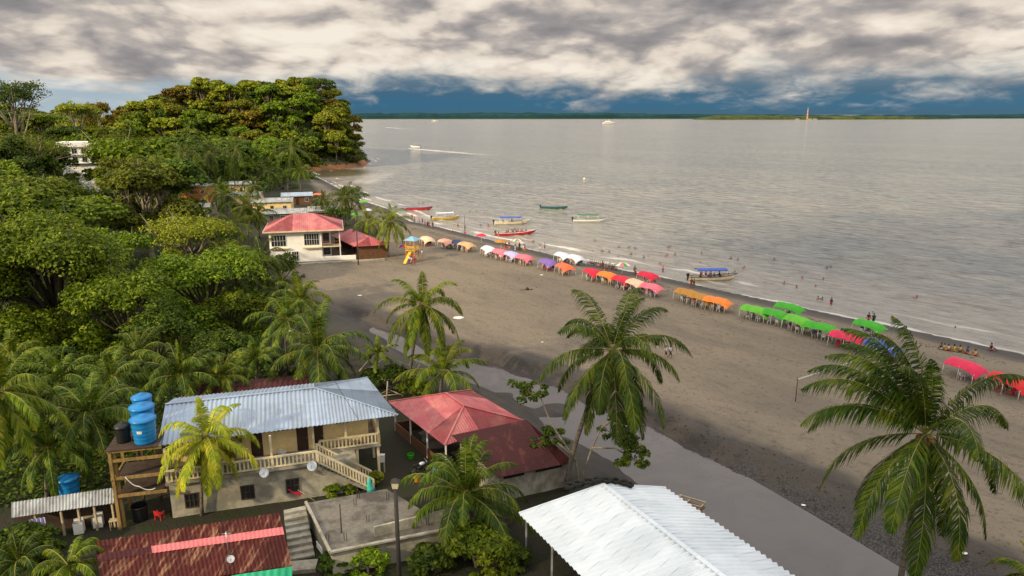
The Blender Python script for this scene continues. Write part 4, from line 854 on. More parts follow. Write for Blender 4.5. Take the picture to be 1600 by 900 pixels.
for i in range(4):
    a, b = cr[i], cr[(i + 1) % 4]
    for k in (0, .34, .67):
        p = a.lerp(b, k); mb = MB(); mb.bar((p.x, p.y, -.3), (p.x, p.y, 2.8), .14); mb.build('post', 'white_paint', R)
mb = MB()
for a, b in ((cr[3], cr[0]), (cr[0], cr[1])): a2 = Vector((a.x, a.y, .45)); b2 = Vector((b.x, b.y, .45)); mb.bar(a2, b2, .12, .9)
mb.build('low_wall', 'timber_brown', R)
mb = MB(); q = [Vector((p.x * .97, p.y * .97, 0)) for p in cr]; mb.add([(p.x, p.y, .02) for p in q] + [(p.x, p.y, -.3) for p in q], [(3, 2, 1, 0), (0, 1, 5, 4), (1, 2, 6, 5), (2, 3, 7, 6), (3, 0, 4, 7)]); mb.build('floor', 'concrete', R)
mb = MB(); a, b = cr[3], cr[0]; mb.bar(Vector((a.x, a.y, 2.72)), Vector((b.x, b.y, 2.72)), .12, .2); a, b = cr[2], cr[3]; mb.bar(Vector((a.x, a.y, 2.72)), Vector((b.x, b.y, 2.72)), .12, .2); mb.build('eave_beam', 'timber_dark', R)
# blue skirting step
# ------------------------------------------------------------------ maroon roofed hut
o = Vector((1.8, 51.6, 1.5)); R = E('block_hut', o, 0, 'low whitewashed block hut under a rusty maroon metal roof', 'hut')
c0, c1, c2, c3 = [rel(q, o) for q in ((-1.0, 47.2, 3.9), (4.8, 49.6, 3.9), (1.2, 55.2, 4.9), (-4.9, 52.2, 4.9))]
mb = MB(); roof_face(mb, c0, c1, c3, c2, .025, .26); mb.build('roof', 'maroon_metal', R)
wp = [rel(q, o) for q in ((-.9, 47.9, 1.5), (4.3, 50.1, 1.5), (1.2, 54.6, 1.5), (-4.2, 52.2, 1.5))]
mb = MB(); mb.hexa([(p.x, p.y, -.3) for p in wp], [(p.x, p.y, z) for p, z in zip(wp, (2.3, 2.3, 3.15, 3.15))]); mb.build('wall', 'concrete_light', R)
fr = Vector((wp[1].x - wp[0].x, wp[1].y - wp[0].y, 0)); L_ = fr.length; fr.normalize(); nrm = Vector((fr.y, -fr.x, 0))
for k0, k1 in ((.05, .35), (.52, .92)):
    mb = MB(); a = Vector((wp[0].x, wp[0].y, 1.95)) + fr * L_ * k0 + nrm * .02; b = Vector((wp[0].x, wp[0].y, 1.95)) + fr * L_ * k1 + nrm * .02; mb.bar(a, b, .05, .22)
    for i in range(7): p = a.lerp(b, (i + .5) / 7); mb.bar(p + nrm * .05 - Vector((0, 0, .1)), p + nrm * .05 + Vector((0, 0, .1)), .05)
    mb.build('vent', 'dark_inside', R)
# ------------------------------------------------------------------ white roofed shed
o = Vector((6, 42, 1.5)); R = E('open_shed', o, 0, 'long open shed with white corrugated gable roof at the lower right of centre', 'shed')
ax = Vector((.475, -.88, 0)) * 17
c0, c1, rg = [rel(q, o) for q in ((0.45, 41.4, 4.5), (10.8, 44.7, 4.5), (6.1, 42.75, 5.85))]
rg2 = rel((7.6, 43.9, 5.6), o)
mb = MB(); mb.sheet(c0 + ax, c0, rg, rg + ax, .075, .42, .03); mb.sheet(c1, c1 + ax, rg + ax, rg, .075, .42, .03); rf = mb.build('roof', 'white_metal', R)
mb = MB(); ridge_cap(mb, [rg, rg + ax], .12); mb.bar(c0 + Vector((0, 0, .05)), rg + Vector((0, 0, .06)), .12, .05); mb.bar(rg + Vector((0, 0, .06)), c1 + Vector((0, 0, .05)), .12, .05); mb.build('roof_trim', 'white_metal', rf)
for k in range(6):
    for c, s in ((c0, 1), (c1, -1)):
        p = c + ax * (.03 + k * .19) + (c1 - c0).normalized() * s * .25; mb = MB(); mb.bar((p.x, p.y, -.6), (p.x, p.y, 2.93), .12); mb.build('post', 'grey_metal', R)
    p, q = c0 + ax * (.03 + k * .19), c1 + ax * (.03 + k * .19); mb = MB(); mb.bar(p + Vector((.25, .1, -.12)), q + Vector((-.25, -.1, -.12)), .08, .12); mb.build('cross_beam', 'timber_dark', R)
# black rope nets and tyres lying on the white roof
def up_roof(px, py, dz=.1):
    best = None
    for k in range(40):
        z = 5.2 + k * .03; p = P(px, py, z); 
        n_ = (c1 - c0).normalized(); q = p - o - c0; u = q.dot(n_); L = (c1 - c0).length; m_ = (rg - c0).dot(n_); hz = 4.5 + 1.35 * (u / m_ if u < m_ else (L - u) / (L - m_))
        if best is None or abs(hz - z) < best[0]: best = (abs(hz - z), p)
    p = best[1].copy(); p.z += dz; return p
def coil(pxs, r, seed, lab, nm='rope_coil', m='black_rubber'):
    rn_ = random.Random(seed); mb = MB()
    for px, py, rad in pxs:
        c = up_roof(px, py, .16)
        for t_ in range(3):
            pts = [c + Vector((cos(a) * rad * (1 + .15 * rn_.random()), sin(a) * rad * .75, .06 * t_ + .1 * rn_.random())) for a in np.linspace(0, 2 * pi, 15)]
            mb.tube(pts, r, 6)
    return tag(mb.build(nm, m), lab, 'fishing net', 'black net bundles on the white roof')
coil([(890, 765, .34), (903, 762, .30), (920, 758, .33), (933, 756, .26)], .10, 1, 'black coiled net bundle left of the white roof ridge end')
coil([(948, 756, .28), (962, 757, .26), (975, 760, .26), (984, 763, .2)], .08, 2, 'black coiled net bundle right of the white roof ridge end')
# ------------------------------------------------------------------ rusty roof with pink sheet
o = Vector((-20, 38, 1.5)); R = E('rusty_shack', o, 0, 'shack with rusty corrugated roof and one pink metal strip', 'shack')
q = lambda px, py, z: rel(P(px, py, z), o)
a, b, c, d_ = q(148, 846, 4.3), q(436, 801, 4.3), q(456, 884, 3.75), q(160, 925, 3.75)
t0, t1 = a.lerp(d_, .28), b.lerp(c, .30); t2, t3 = a.lerp(d_, .42), b.lerp(c, .44)
mid1 = a.lerp(b, .30); mb = MB(); mb.sheet(t0, t1, b, a, .03, .24, .03); mb.sheet(d_, c, t3, t2, .03, .24, .03); rf = mb.build('roof', 'rust_metal', R)
up = Vector((0, 0, .045)); mb = MB(); k = .28; mb.sheet(t2.lerp(t3, k) + up, t3 + up + (t1 - t3) * -.02, t1 + up, t0.lerp(t1, k) + up, .015, .25, .02); mb.build('pink_strip', 'pink_metal', R)
mb = MB(); mb.sheet(t2 + up * .4, t2.lerp(t3, k) + up * .4, t0.lerp(t1, k) + up * .4, t0 + up * .4, .015, .25, .02); mb.build('dark_strip', 'maroon_metal', R)
ww = [v.copy() for v in (a, b, c, d_)]; cc = (ww[0] + ww[1] + ww[2] + ww[3]) / 4
mb = MB(); mb.hexa([(cc.x + (v.x - cc.x) * .94, cc.y + (v.y - cc.y) * .94, -.5) for v in (d_, c, b, a)], [(cc.x + (v.x - cc.x) * .94, cc.y + (v.y - cc.y) * .94, v.z - .08) for v in (d_, c, b, a)]); mb.build('wall', 'timber_dark', R)
mb = MB()
for k in range(5): p = a.lerp(b, .06 + .2 * k); mb.bar(p + Vector((0, 0, .06)), p.lerp(d_.lerp(c, .06 + .2 * k), .9) + Vector((0, 0, .06)), .05, .04)
tp = MB(); g0, g1, g2, g3 = q(362, 899, 3.78), q(457, 885, 3.78), q(456, 905, 3.1), q(360, 925, 3.1); tp.sheet(g3, g2, g1, g0, .02, .4, .02, 4); tag(tp.build('tarpaulin', 'tarp_green'), 'bright green tarpaulin hanging at the rusty roof edge', 'tarpaulin').location = o
# antenna mast with small dish on rusty roof
def dish(p, r, face, lab, stand=.5, pole_h=0):
    p = Vector(p); f = Vector(face).normalized(); root = E('satellite_dish', p, 0, lab, 'satellite dish', 'satellite dishes')
    a = f.cross(Vector((0, 0, 1))).normalized(); b = f.cross(a); mb = MB(); vs = [f * .02]; n = 18
    for j in (1, 2, 3):
        for k in range(n): an = 2 * pi * k / n; vs.append((a * cos(an) + b * sin(an)) * r * j / 3 + f * (.02 + .16 * r * (j / 3) ** 2))
    fs = [(0, 1 + k, 1 + (k + 1) % n) for k in range(n)] + [(1 + j * n + k, 1 + (j + 1) * n + k, 1 + (j + 1) * n + (k + 1) % n, 1 + j * n + (k + 1) % n) for j in (0, 1) for k in range(n)]
    m2 = len(vs); vs2 = [v - f * .03 for v in vs]; mb.add(vs + vs2, fs + [tuple(i + m2 for i in g_)[::-1] for g_ in fs], True); mb.build('reflector', 'cloth_white', root)
    mb = MB(); mb.tube([-f * .02, -f * .15 - Vector((0, 0, .1)), -f * .2 - Vector((0, 0, stand))], .025, 6); mb.build('bracket', 'steel', root)
    mb = MB(); mb.tube([b * r * .9, f * r * .8], .012, 5); mb.blob(f * r * .82, .05, 1, 4, 0); mb.build('receiver', 'steel', root)
mb = MB(); pa = P(358, 870, 4.15); mb.tube([pa, pa + Vector((-.03, 0, 1.7))], .03, 6); mb.tube([pa + Vector((-.3, 0, 1.55)), pa + Vector((.25, 0, 1.6))], .018, 5); [mb.tube([pa + Vector((x, -.2, 1.5 + x * .1)), pa + Vector((x, .2, 1.5 + x * .1))], .01, 4) for x in (-.3, -.1, .1, .24)]; tag(mb.build('antenna', 'steel'), 'thin television antenna mast on the rusty roof', 'antenna')
dish(P(360, 870, 4.4) + Vector((.1, -.2, 0)), .22, (.3, -.9, .35), 'small dish at the foot of the antenna on the rusty roof', .3)
fA = lambda u, w_, z: OA + Vector((cos(AA) * u - sin(AA) * w_, sin(AA) * u + cos(AA) * w_, z))
dish(fA(6.5, -.65, 2.95), .34, (.25, -.85, .4), 'white dish on the left of the cream balcony front', .35)
dish(fA(9.9, -.75, 3.0), .36, (.1, -.85, .45), 'grey white dish by the top of the outside stairs', .35)
# ------------------------------------------------------------------ little grey shed
o = Vector((-31.2, 43.5, 1.5)); R = E('laundry_shed', o, 0, 'small open wash shed with patched grey corrugated roof', 'shed')
q = lambda px, py, z: rel(P(px, py, z), o)
a, b, c, d_ = q(18, 785, 4.0), q(178, 762, 4.0), q(178, 786, 3.5), q(18, 809, 3.5)
mb = MB(); mb.sheet(d_, c, b, a, .03, .2, .02); mb.build('roof', 'grey_metal', R)
for k in (.2, .45, .62, .78, .96): p = d_.lerp(c, k); mb = MB(); mb.bar((p.x, p.y + .2, -.3), (p.x, p.y + .2, p.z), .12); mb.build('post', 'timber_pale', R)
mb = MB(); a2 = a + Vector((.2, -.1, -.05)); b2 = b + Vector((-.1, -.1, -.05)); mb.bar((a2.x, a2.y, 1.0), (b2.x, b2.y, 1.0), .08, 2.6); mb.build('back_wall', 'timber_dark', R)
def washer(px, py, lab):
    p = P(px, py, 1.5); root = E('washing_machine', p, radians(20), lab, 'washing machine', 'washing machines'); mb = MB(); mb.box(-.3, .3, -.3, .3, .04, .85); mb.build('body', 'white_paint', root)
    mb = MB(); mb.box(-.29, .29, .12, .3, .853, 1.0); mb.build('panel', 'white_plastic', root); mb = MB(); mb.box(-.27, .27, -.28, .10, .853, .88); mb.build('lid', 'cloth_grey', root)
washer(125, 832, 'white washing machine with its lid shut at the middle of the wash shed'); washer(155, 822, 'white washing machine nearer the tall timber frame')
mb = MB()
pa, pb = P(45, 812, 3.2), P(70, 808, 3.2)
mb.sheet(pa + Vector((0, -.1, -1.5)), pb + Vector((0, 0, -1.6)), pb, pa, .05, .2, .01, 5); tag(mb.build('hanging_cloth', 'cloth_lavender'), 'pale flowered cloth hanging at the left end of the wash shed', 'cloth')
mb = MB(); pp = P(50, 830, 1.5); mb.lathe([(0, .04), (.28, .04), (.36, .42), (.39, .42), (.30, 0), (0, 0)], 18, pp); tag(mb.build('wash_basin', 'blue_plastic'), 'blue plastic basin on the ground under the hanging cloth', 'basin')
def table(p, lab, m='cloth_blue', w_=.9, d=.6, h=.72, rz=0.3):
    root = E('table', p, rz, lab, 'table'); mb = MB(); mb.box(-w_ / 2, w_ / 2, -d / 2, d / 2, h - .04, h); mb.build('tabletop', m, root)
    for x in (-1, 1):
        for y_ in (-1, 1): mb = MB(); mb.bar((x * (w_ / 2 - .06), y_ * (d / 2 - .06), 0), (x * (w_ / 2 - .06), y_ * (d / 2 - .06), h - .04), .05); mb.build('leg', m, root)
table(P(118, 742 + 90, 1.5) + Vector((.3, .9, 0)), 'small table at the back of the wash shed', 'timber_pale'); table(P(180, 826, 1.5), 'low pale table beside the tall timber frame', 'timber_pale', .6, .5)
# blue tank behind shed
def tank(p, r, h, lab, m='blue_plastic', lid=True, logo=False):
    root = E('water_tank', p, 0, lab, 'water tank', 'water tanks'); mb = MB(); prof = [(0, 0), (r * .82, 0), (r * .86, .06)]
    for k in range(6): z = h * (k + .5) / 6; rr_ = r * (.86 + .13 * (k + .5) / 6); prof += [(rr_, z - .05), (rr_ + .018, z), (rr_, z + .05)]
    prof += [(r, h - .12), (r * 1.06, h - .1), (r * 1.06, h), (r * .98, h)]
    mb.lathe(prof, 26); mb.build('body', m, root)
    if lid: mb = MB(); mb.lathe([(r * 1.09, h - .03), (r * 1.09, h + .04), (r * .8, h + .15), (r * .3, h + .24), (r * .28, h + .29), (0, h + .29)], 26); mb.build('lid', m, root)
    if logo: mb = MB(); vs = []; [vs.extend([((r * .955) * sin(a), -(r * .955) * cos(a), h * .52), ((r * .975) * sin(a), -(r * .975) * cos(a), h * .64)]) for a in np.linspace(-.15, .30, 7)]; mb.add(vs, [(2 * i, 2 * i + 2, 2 * i + 3, 2 * i + 1) for i in range(6)]); mb.build('sticker', 'white_paint', root)
tank(P(112, 787, 1.5), .72, 2.15, 'blue tank with lid behind the little grey shed')
# ------------------------------------------------------------------ tall timber frame with tanks
o = Vector((-27.7, 44.3, 1.5)); R = E('tank_tower', o, radians(14), 'tall yellow timber frame tower carrying water tanks', 'tower')
def posts():
    for u, v_ in ((0, 0), (0, 2.6), (3.0, 2.6), (.22, .25)): mb = MB(); mb.bar((u, v_, -.2), (u, v_, 6.0), .2); mb.build('post', 'timber_yellow', R)
    for z in (5.95, 5.25, 3.9, 2.55): mb = MB(); mb.bar((-.15, 0, z), (3.3, .0, z), .13, .2); mb.build('beam', 'timber_yellow', R)
    for z in (5.9, 3.8): mb = MB(); mb.bar((0, -.1, z), (0, 2.8, z), .12, .18); mb.build('beam', 'timber_yellow', R)
posts(); mb = MB()
for k in range(12): mb.box(-.2, 3.1, -.2 + k * .26, .03 + k * .26, 6.063, 6.11)
mb.build('deck', 'timber_dark', R)
for z in (3.78, 2.42): mb = MB(); mb.box(.1, 3.0, .2, 2.5, z, z + .06); mb.build('shelf', 'timber_dark', R)
T = lambda u, v_, z: o + Vector((cos(radians(14)) * u - sin(radians(14)) * v_, sin(radians(14)) * u + cos(radians(14)) * v_, z))
tank(T(2.15, .75, 6.12), .80, 1.75, 'large blue water tank with white sticker at the front of the tower', lid=True, logo=True); tank(T(1.72, 2.4, 6.12), .80, 2.0, 'blue water tank standing just behind the front tank'); tank(T(1.35, 4.0, 5.7), .66, 2.55, 'blue water tank rearmost of the three on the tower')
mb = MB(); [mb.bar(T(1.35 + x, 4.0 + y_, -.2), T(1.35 + x, 4.0 + y_, 5.7), .15) for x in (-.6, .6) for y_ in (-.6, .6)]; mb.bar(T(.65, 4.0, 5.66), T(2.05, 4.0, 5.66), 1.4, .07); tag(mb.build('tank_stand', 'timber_dark'), 'dark timber stand under the rearmost blue tank', 'stand')
tank(T(.65, 1.2, 6.12), .5, 1.15, 'black water tank at the left of the blue tanks', 'black_plastic')
tank(T(1.1, .9, 0), .55, 1.2, 'black barrel on the ground under the timber frame', 'black_plastic', False)
cable([T(.8, -.1, 4.0), T(1.6, -.15, 3.2), T(2.6, -.1, 2.9)], .04, 'loose white hose looped on the timber frame', 'hose', .2, 'white_plastic')
# plastic chair (parts for near ones)
def chair(p, rz, m, lab, group, near=False, nm='plastic_chair'):
    def parts():
        s_ = MB(); s_.box(-.23, .23, -.22, .22, .42, .46)
        b_ = MB(); vs = []
        for j in range(4):
            for i in range(5): x = -.23 + .46 * i / 4; z = .46 + .42 * j / 3; vs.append((x * (1 - .08 * j / 3), .20 + .10 * j / 3 + .03 * (1 - (2 * i / 4 - 1) ** 2), z))
        m2 = len(vs); vs += [(x, y_ + .03, z) for x, y_, z in vs]; fs = [(j * 5 + i, j * 5 + i + 1, j * 5 + i + 6, j * 5 + i + 5) for j in range(3) for i in range(4)]
        fs2 = [tuple(k + m2 for k in f_)[::-1] for f_ in fs]; b_.add(vs, fs + fs2)
        l_ = [((x, y_), (x * 1.15, y_ * 1.2)) for x in (-.2, .2) for y_ in (-.19, .19)]
        ar = MB(); [ar.bar((x, -.2, .64), (x, .22, .66), .05, .025) for x in (-.25, .25)]; [ar.bar((x, -.19, .45), (x, -.2, .64), .04) for x in (-.25, .25)]
        return s_, b_, l_, ar
    s_, b_, l_, ar = parts()
    if near:
        root = E(nm, p, rz, lab, 'chair', group); s_.build('seat', m, root); b_.build('backrest', m, root); ar.build('armrest', m, root)
        for (x, y_), (x2, y2) in l_: mb = MB(); mb.bar((x2, y2, 0), (x, y_, .43), .045); mb.build('leg', m, root)
        return root
    for mb in (b_, ar): s_.add(mb.v, mb.f)
    for (x, y_), (x2, y2) in l_: s_.bar((x2, y2, 0), (x, y_, .43), .045)
    return s_
chair(P(250, 812, 1.5), 3.0, 'red_paint', 'red and white plastic chair in the shade under the timber frame', 'chairs near the balcony house', True)
chair(fA(7.8, 1.2, 3.0), 2.9, 'white_plastic', 'white plastic chair on the upper balcony between two doors', 'chairs near the balcony house', True)
# ------------------------------------------------------------------ concrete terrace with steps
o = Vector((-10, 43, 1.5)); R = E('concrete_terrace', o, 0, 'weathered unfinished concrete terrace with rebar stubs and steps', 'terrace')
q = lambda px, py, z: rel(P(px, py, z), o)
cs_ = [q(516, 864, 3.2), q(708, 826, 3.2), q(604, 764, 3.2), q(478, 786, 3.2)]
mb = MB(); mb.hexa([(p.x, p.y, 1.45) for p in cs_], [(p.x, p.y, 1.7) for p in cs_]); mb.build('slab', 'concrete', R)
cc = sum(cs_, Vector()) / 4; mb = MB(); mb.hexa([(cc.x + (p.x - cc.x) * .97, cc.y + (p.y - cc.y) * .97, -1.5) for p in cs_], [(cc.x + (p.x - cc.x) * .97, cc.y + (p.y - cc.y) * .97, 1.447) for p in cs_]); mb.build('wall', 'plaster_grey', R)
mb = MB(); mb.bar(cs_[0] + Vector((0, 0, .06)), cs_[1] + Vector((0, 0, .06)), .22, .12); mb.bar(cs_[0] + Vector((0, 0, .08)), cs_[3] + Vector((0, 0, .08)), .18, .16); mb.build('kerb', 'concrete_light', R)
for px, py in ((555, 790), (575, 815), (560, 778), (540, 845), (606, 780), (620, 822), (668, 820), (512, 845), (590, 835)):
    p = q(px, py, 3.2); mb = MB(); [mb.tube([p + Vector((dx, dy, 0)), p + Vector((dx * 1.3, dy, .55))], .012, 4) for dx in (-.07, .07) for dy in (-.07, .07)]; mb.build('rebar_stub', 'pole_dark', R)
mb = MB(); A0, A1, B0, B1 = q(443, 797, 3.2), q(477, 790, 3.2), q(452, 876, 1.6), q(492, 868, 1.6)
for i in range(8):
    k0, k1 = i / 8, (i + 1) / 8; z = 1.7 - i * .22; f = lambda X0, X1, k: Vector((X0.x + (X1.x - X0.x) * k, X0.y + (X1.y - X0.y) * k, 0)); a, b, c, d_ = f(A0, B0, k0), f(A1, B1, k0), f(A1, B1, k1), f(A0, B0, k1)
    mb.hexa([(v.x, v.y, -1.5) for v in (d_, c, b, a)], [(v.x, v.y, z) for v in (d_, c, b, a)])
mb.build('steps', 'concrete_light', R)
mb = MB(); b0, b1 = q(585, 838, 3.2), q(715, 806, 3.2); mb.bar(b0 + Vector((0, 0, .35)), b1 + Vector((0, 0, .35)), .16, .7); mb.build('parapet', 'plaster_grey', R)
mb = MB(); pw = [q(500, 850, 2.6), q(509, 862, 2.6)]; mb.bar(pw[0] + Vector((-.22, 0, 0)), pw[1] + Vector((-.22, 0, 0)), .03, .45); mb.build('notice_board', 'white_paint', R)
# bridge slab at the foot of the steps
mb = MB(); p = P(465, 885, 1.8); mb.hexa([(p.x - 1, p.y - .6, 1.0), (p.x + 1.2, p.y - .2, 1.0), (p.x + 1.1, p.y + .8, 1.0), (p.x - 1.1, p.y + .5, 1.0)], [(p.x - 1, p.y - .6, 1.8), (p.x + 1.2, p.y - .2, 1.8), (p.x + 1.1, p.y + .8, 1.8), (p.x - 1.1, p.y + .5, 1.8)]); tag(mb.build('footbridge', 'concrete_light'), 'grey concrete landing slab at the foot of the terrace steps', 'footbridge')
# ------------------------------------------------------------------ white house on the beach
OI = Vector((-47.5, 135.9, 1.5)); AI = radians(14); R = E('white_house', OI, AI, 'white two storey house with red hipped roof at the head of the beach', 'house')
mb = MB(); mb.box(0, 9.9, 0, 11, -.3, 6.3); mb.box(9.9, 11.6, 2.2, 9, -.3, 6.2); mb.build('wall', 'white_wall', R)
e = [(-1, -.9, 6.35), (14.2, -.9, 6.35), (14.2, 12, 6.35), (-1, 12, 6.35)]; a, b = (4.5, 5.5, 8.9), (8.5, 5.5, 8.9)
mb = MB(); [roof_face(mb, *s_, .02, .4, .04) for s_ in ((e[0], e[1], a, b), (e[1], e[2], b, b), (e[2], e[3], b, a), (e[3], e[0], a, a))]; rf = mb.build('roof', 'red_metal', R)
mb = MB(); [mb.bar(Vector(e[i]) + Vector((0, 0, -.12)), Vector(e[(i + 1) % 4]) + Vector((0, 0, -.12)), .12, .26) for i in range(4)]; mb.build('fascia', 'cream_paint', R)
for u0, u1, z0, z1, nb in ((.4, 3.1, 3.3, 5.4, 4), (6.6, 9.4, 3.3, 5.5, 5), (4.1, 5.3, .7, 2.1, 2), (1.0, 2.0, .8, 1.6, 1)): window(R, u0, u1, z0, z1, 0, 'white_paint', (nb, 1))
mb = MB(); mb.box(6.2, 9.88, -.6, -.003, 2.75, 2.95); mb.box(9.9, 13.6, -.2, 2.19, 2.75, 2.95); mb.box(0, 3.6, -.5, -.003, 2.75, 2.95); mb.build('balcony_floor', 'cream_paint', R)
mb = MB(); railing(mb, (10.1, 0, 2.95), (13.4, 0, 2.95), .95, .3, .05, .08); railing(mb, (13.4, 0, 2.95), (13.4, 2.1, 2.95), .95, .3, .05, .08); mb.build('balcony_railing', 'timber_brown', R)
for u, w_ in ((13.4, -.05), (13.4, 8.0)): mb = MB(); mb.bar((u, w_, -.2), (u, w_, 6.2), .22); mb.build('column', 'white_paint', R)
window(R, 10.2, 11.3, 3.3, 5.2, 2.2, 'timber_brown', (1, 0)); window(R, 10.2, 11.4, .9, 2.3, 2.2, 'timber_brown', (1, 0))
mb = MB(); mb.box(9.91, 16.4, -.25, 0, -.3, .9); mb.box(9.91, 13.6, -.24, .0, .903, 2.0) if False else None; mb.build('low_wall', 'white_wall', R)
mb = MB(); p = [P(442, 414, 1.5), P(602, 405, 1.5)]; mb.bar(p[0] + Vector((0, -1.0, .12)), p[1] + Vector((0, -.9, .12)), 1.0, .34); tag(mb.build('kerb', 'concrete_light'), 'low concrete kerb along the white house and pavilion', 'kerb', kind='structure')
# ------------------------------------------------------------------ brown pavilion
o = Vector((-30.6, 142, 1.5)); R = E('pavilion', o, 0, 'brown timber pavilion with red metal roof beside the white house', 'pavilion')
f0, f1 = Vector((-31.2, 139.6, 0)) - o, Vector((-25.6, 141.6, 0)) - o; ax = Vector((-7.5, 12.5, 0)); f0.z = f1.z = 0
wl = [f0, f1, f1 + ax, f0 + ax]
mb = MB(); m_ = f0.lerp(f1, .5); mb.bar(f0 + Vector((0, 0, 1.35)), f1 + Vector((0, 0, 1.35)), .12, 2.8); mb.bar(f1 + Vector((0, 0, 1.35)), f1 + ax + Vector((0, 0, 1.35)), .12, 2.8); mb.bar(f1 + ax + Vector((0, 0, 1.35)), f0 + ax + Vector((0, 0, 1.35)), .12, 2.8); mb.build('wall', 'timber_brown', R)
mb = MB(); mb.bar(f0 + Vector((.05, .1, .5)), f0 + ax + Vector((.05, 0, .5)), .1, .9); mb.build('low_wall', 'timber_dark', R)
for k in range(6): p = f0 + ax * (k / 5); mb = MB(); mb.bar((p.x, p.y + .1, 0), (p.x, p.y + .1, 2.8), .16); mb.build('post', 'timber_dark', R)
ov = (f1 - f0).normalized() * .7; ao = ax.normalized() * .7; E0, E1 = f0 - ov - ao, f1 + ov - ao; E3, E2 = f0 - ov + ax + ao, f1 + ov + ax + ao; zE = Vector((0, 0, 2.75)); zR = Vector((0, 0, 4.3)); mm = E0.lerp(E1, .5); m2 = E3.lerp(E2, .5)
mb = MB(); a_, b_, c_, d_ = E0 + zE, E1 + zE, E2 + zE, E3 + zE; ra, rb = mm + ax * .16 + zR, m2 - ax * .16 + zR; [roof_face(mb, *s_, .02, .4, .04) for s_ in ((a_, b_, ra, ra), (b_, c_, ra, rb), (c_, d_, rb, rb), (d_, a_, rb, ra))]; mb.build('roof', 'red_metal', R)
# ------------------------------------------------------------------ village houses farther back
def hut(px, py, w_, d, h, rz, roof, wall, lab, z=1.5, gable=.9, stor=1, nm='village_house', cat='house'):
    p = P(px, py, z); p.z = H(p.x, p.y); R = E(nm, p, radians(rz), lab, cat, 'village houses'); mb = MB(); mb.box(-w_ / 2, w_ / 2, -d / 2, d / 2, -1, h); mb.build('wall', wall, R)
    o_ = .5; e = [(-w_ / 2 - o_, -d / 2 - o_, h), (w_ / 2 + o_, -d / 2 - o_, h), (w_ / 2 + o_, d / 2 + o_, h), (-w_ / 2 - o_, d / 2 + o_, h)]
    if gable > 0:
        a, b = (-w_ / 2 - o_, 0, h + gable), (w_ / 2 + o_, 0, h + gable); mb = MB(); roof_face(mb, e[0], e[1], a, b, .03, .5, .04); roof_face(mb, e[2], e[3], b, a, .03, .5, .04); mb.build('roof', roof, R)
        mb = MB()
        for s_ in (-1, 1): x = s_ * (w_ / 2 - .01); mb.add([(x, -d / 2, h), (x, d / 2, h), (x, 0, h + gable * .93), (x - s_ * .1, -d / 2, h), (x - s_ * .1, d / 2, h), (x - s_ * .1, 0, h + gable * .93)], [(0, 1, 2), (5, 4, 3), (0, 3, 4, 1), (1, 4, 5, 2), (2, 5, 3, 0)])
        mb.build('gable', wall, R)
    else:
        mb = MB(); mb.box(-w_ / 2 - .2, w_ / 2 + .2, -d / 2 - .2, d / 2 + .2, h, h + .3); mb.build('roof', roof, R)
    n = max(1, int(w_ / 3))
    for s_ in range(stor):
        for i in range(n):
            u = -w_ / 2 + w_ * (i + .5) / n
            if s_ == 0 and i == n // 2: door(R, u - .45, u + .45, .1, 2.1, -d / 2)
            else: window(R, u - .5, u + .5, 1.0 + s_ * 2.9, 2.1 + s_ * 2.9, -d / 2, 'white_paint', (1, 0))
    return R
hut(428, 330, 11, 8, 3.2, 12, 'grey_metal', 'plaster_yellow', 'yellow walled house under a grey metal roof, far row')
hut(462, 345, 15, 8, 2.6, 14, 'grey_metal', 'concrete_light', 'grey metal roofed house directly behind the white house')
hut(505, 344, 7, 7, 3.0, 14, 'grey_metal', 'timber_brown', 'small grey roofed house right behind the white house corner')
hut(298, 342, 13, 9, 3.8, 6, 'grey_metal', 'plaster_grey', 'grey walled house with pale flat roof left of the dark palm', gable=.5)
hut(300, 320, 13, 8, 6.2, 6, 'grey_metal', 'brick_orange', 'orange brick walled house behind the tall palms', stor=2, gable=0)
hut(385, 318, 10, 7, 3.0, 10, 'grey_metal', 'plaster_yellow', 'pale house half hidden behind the feathery palm')
hut(465, 318, 9, 7, 2.8, 16, 'blue_metal', 'timber_brown', 'hut with teal sheeted roof near the cove')
hut(380, 300, 9, 7, 3.2, 10, 'grey_metal', 'plaster_yellow', 'small far house with ochre wall below the tall palms')
c = PY(128, 240, 262); g = H(c.x, c.y); R = E('white_building', (c.x, c.y, g), radians(18), 'white three storey building rising from the trees at left', 'building')
mb = MB(); mb.box(-6, 6.3, -4, 5, -2, c.z - g + 2.6); mb.build('wall', 'white_wall', R); mb = MB(); mb.box(-6.6, 7.2, -4.8, 5.5, c.z - g + 2.61, c.z - g + 4.3); mb.build('parapet', 'white_wall', R)
for zf in (0, 3):
    mb = MB(); zz_ = c.z - g + 1.2 - zf; mb.box(-6.3, 6.9, -5.0, -4.01, zz_ - 1.5, zz_ - 1.2); mb.build('balcony', 'white_paint', R)
    for i in range(4): window(R, -5.2 + i * 3, -3.6 + i * 3, zz_ - 1, zz_ + .8, -4, 'white_paint', (1, 0))
# maroon flat roof strip behind the blue roof
R = hut(398, 640, 9.5, 3.5, 2.4, 14, 'maroon_metal', 'plaster_grey', 'low lean-to with dark maroon roof behind the blue roof', gable=.3, nm='lean_to', cat='shed')
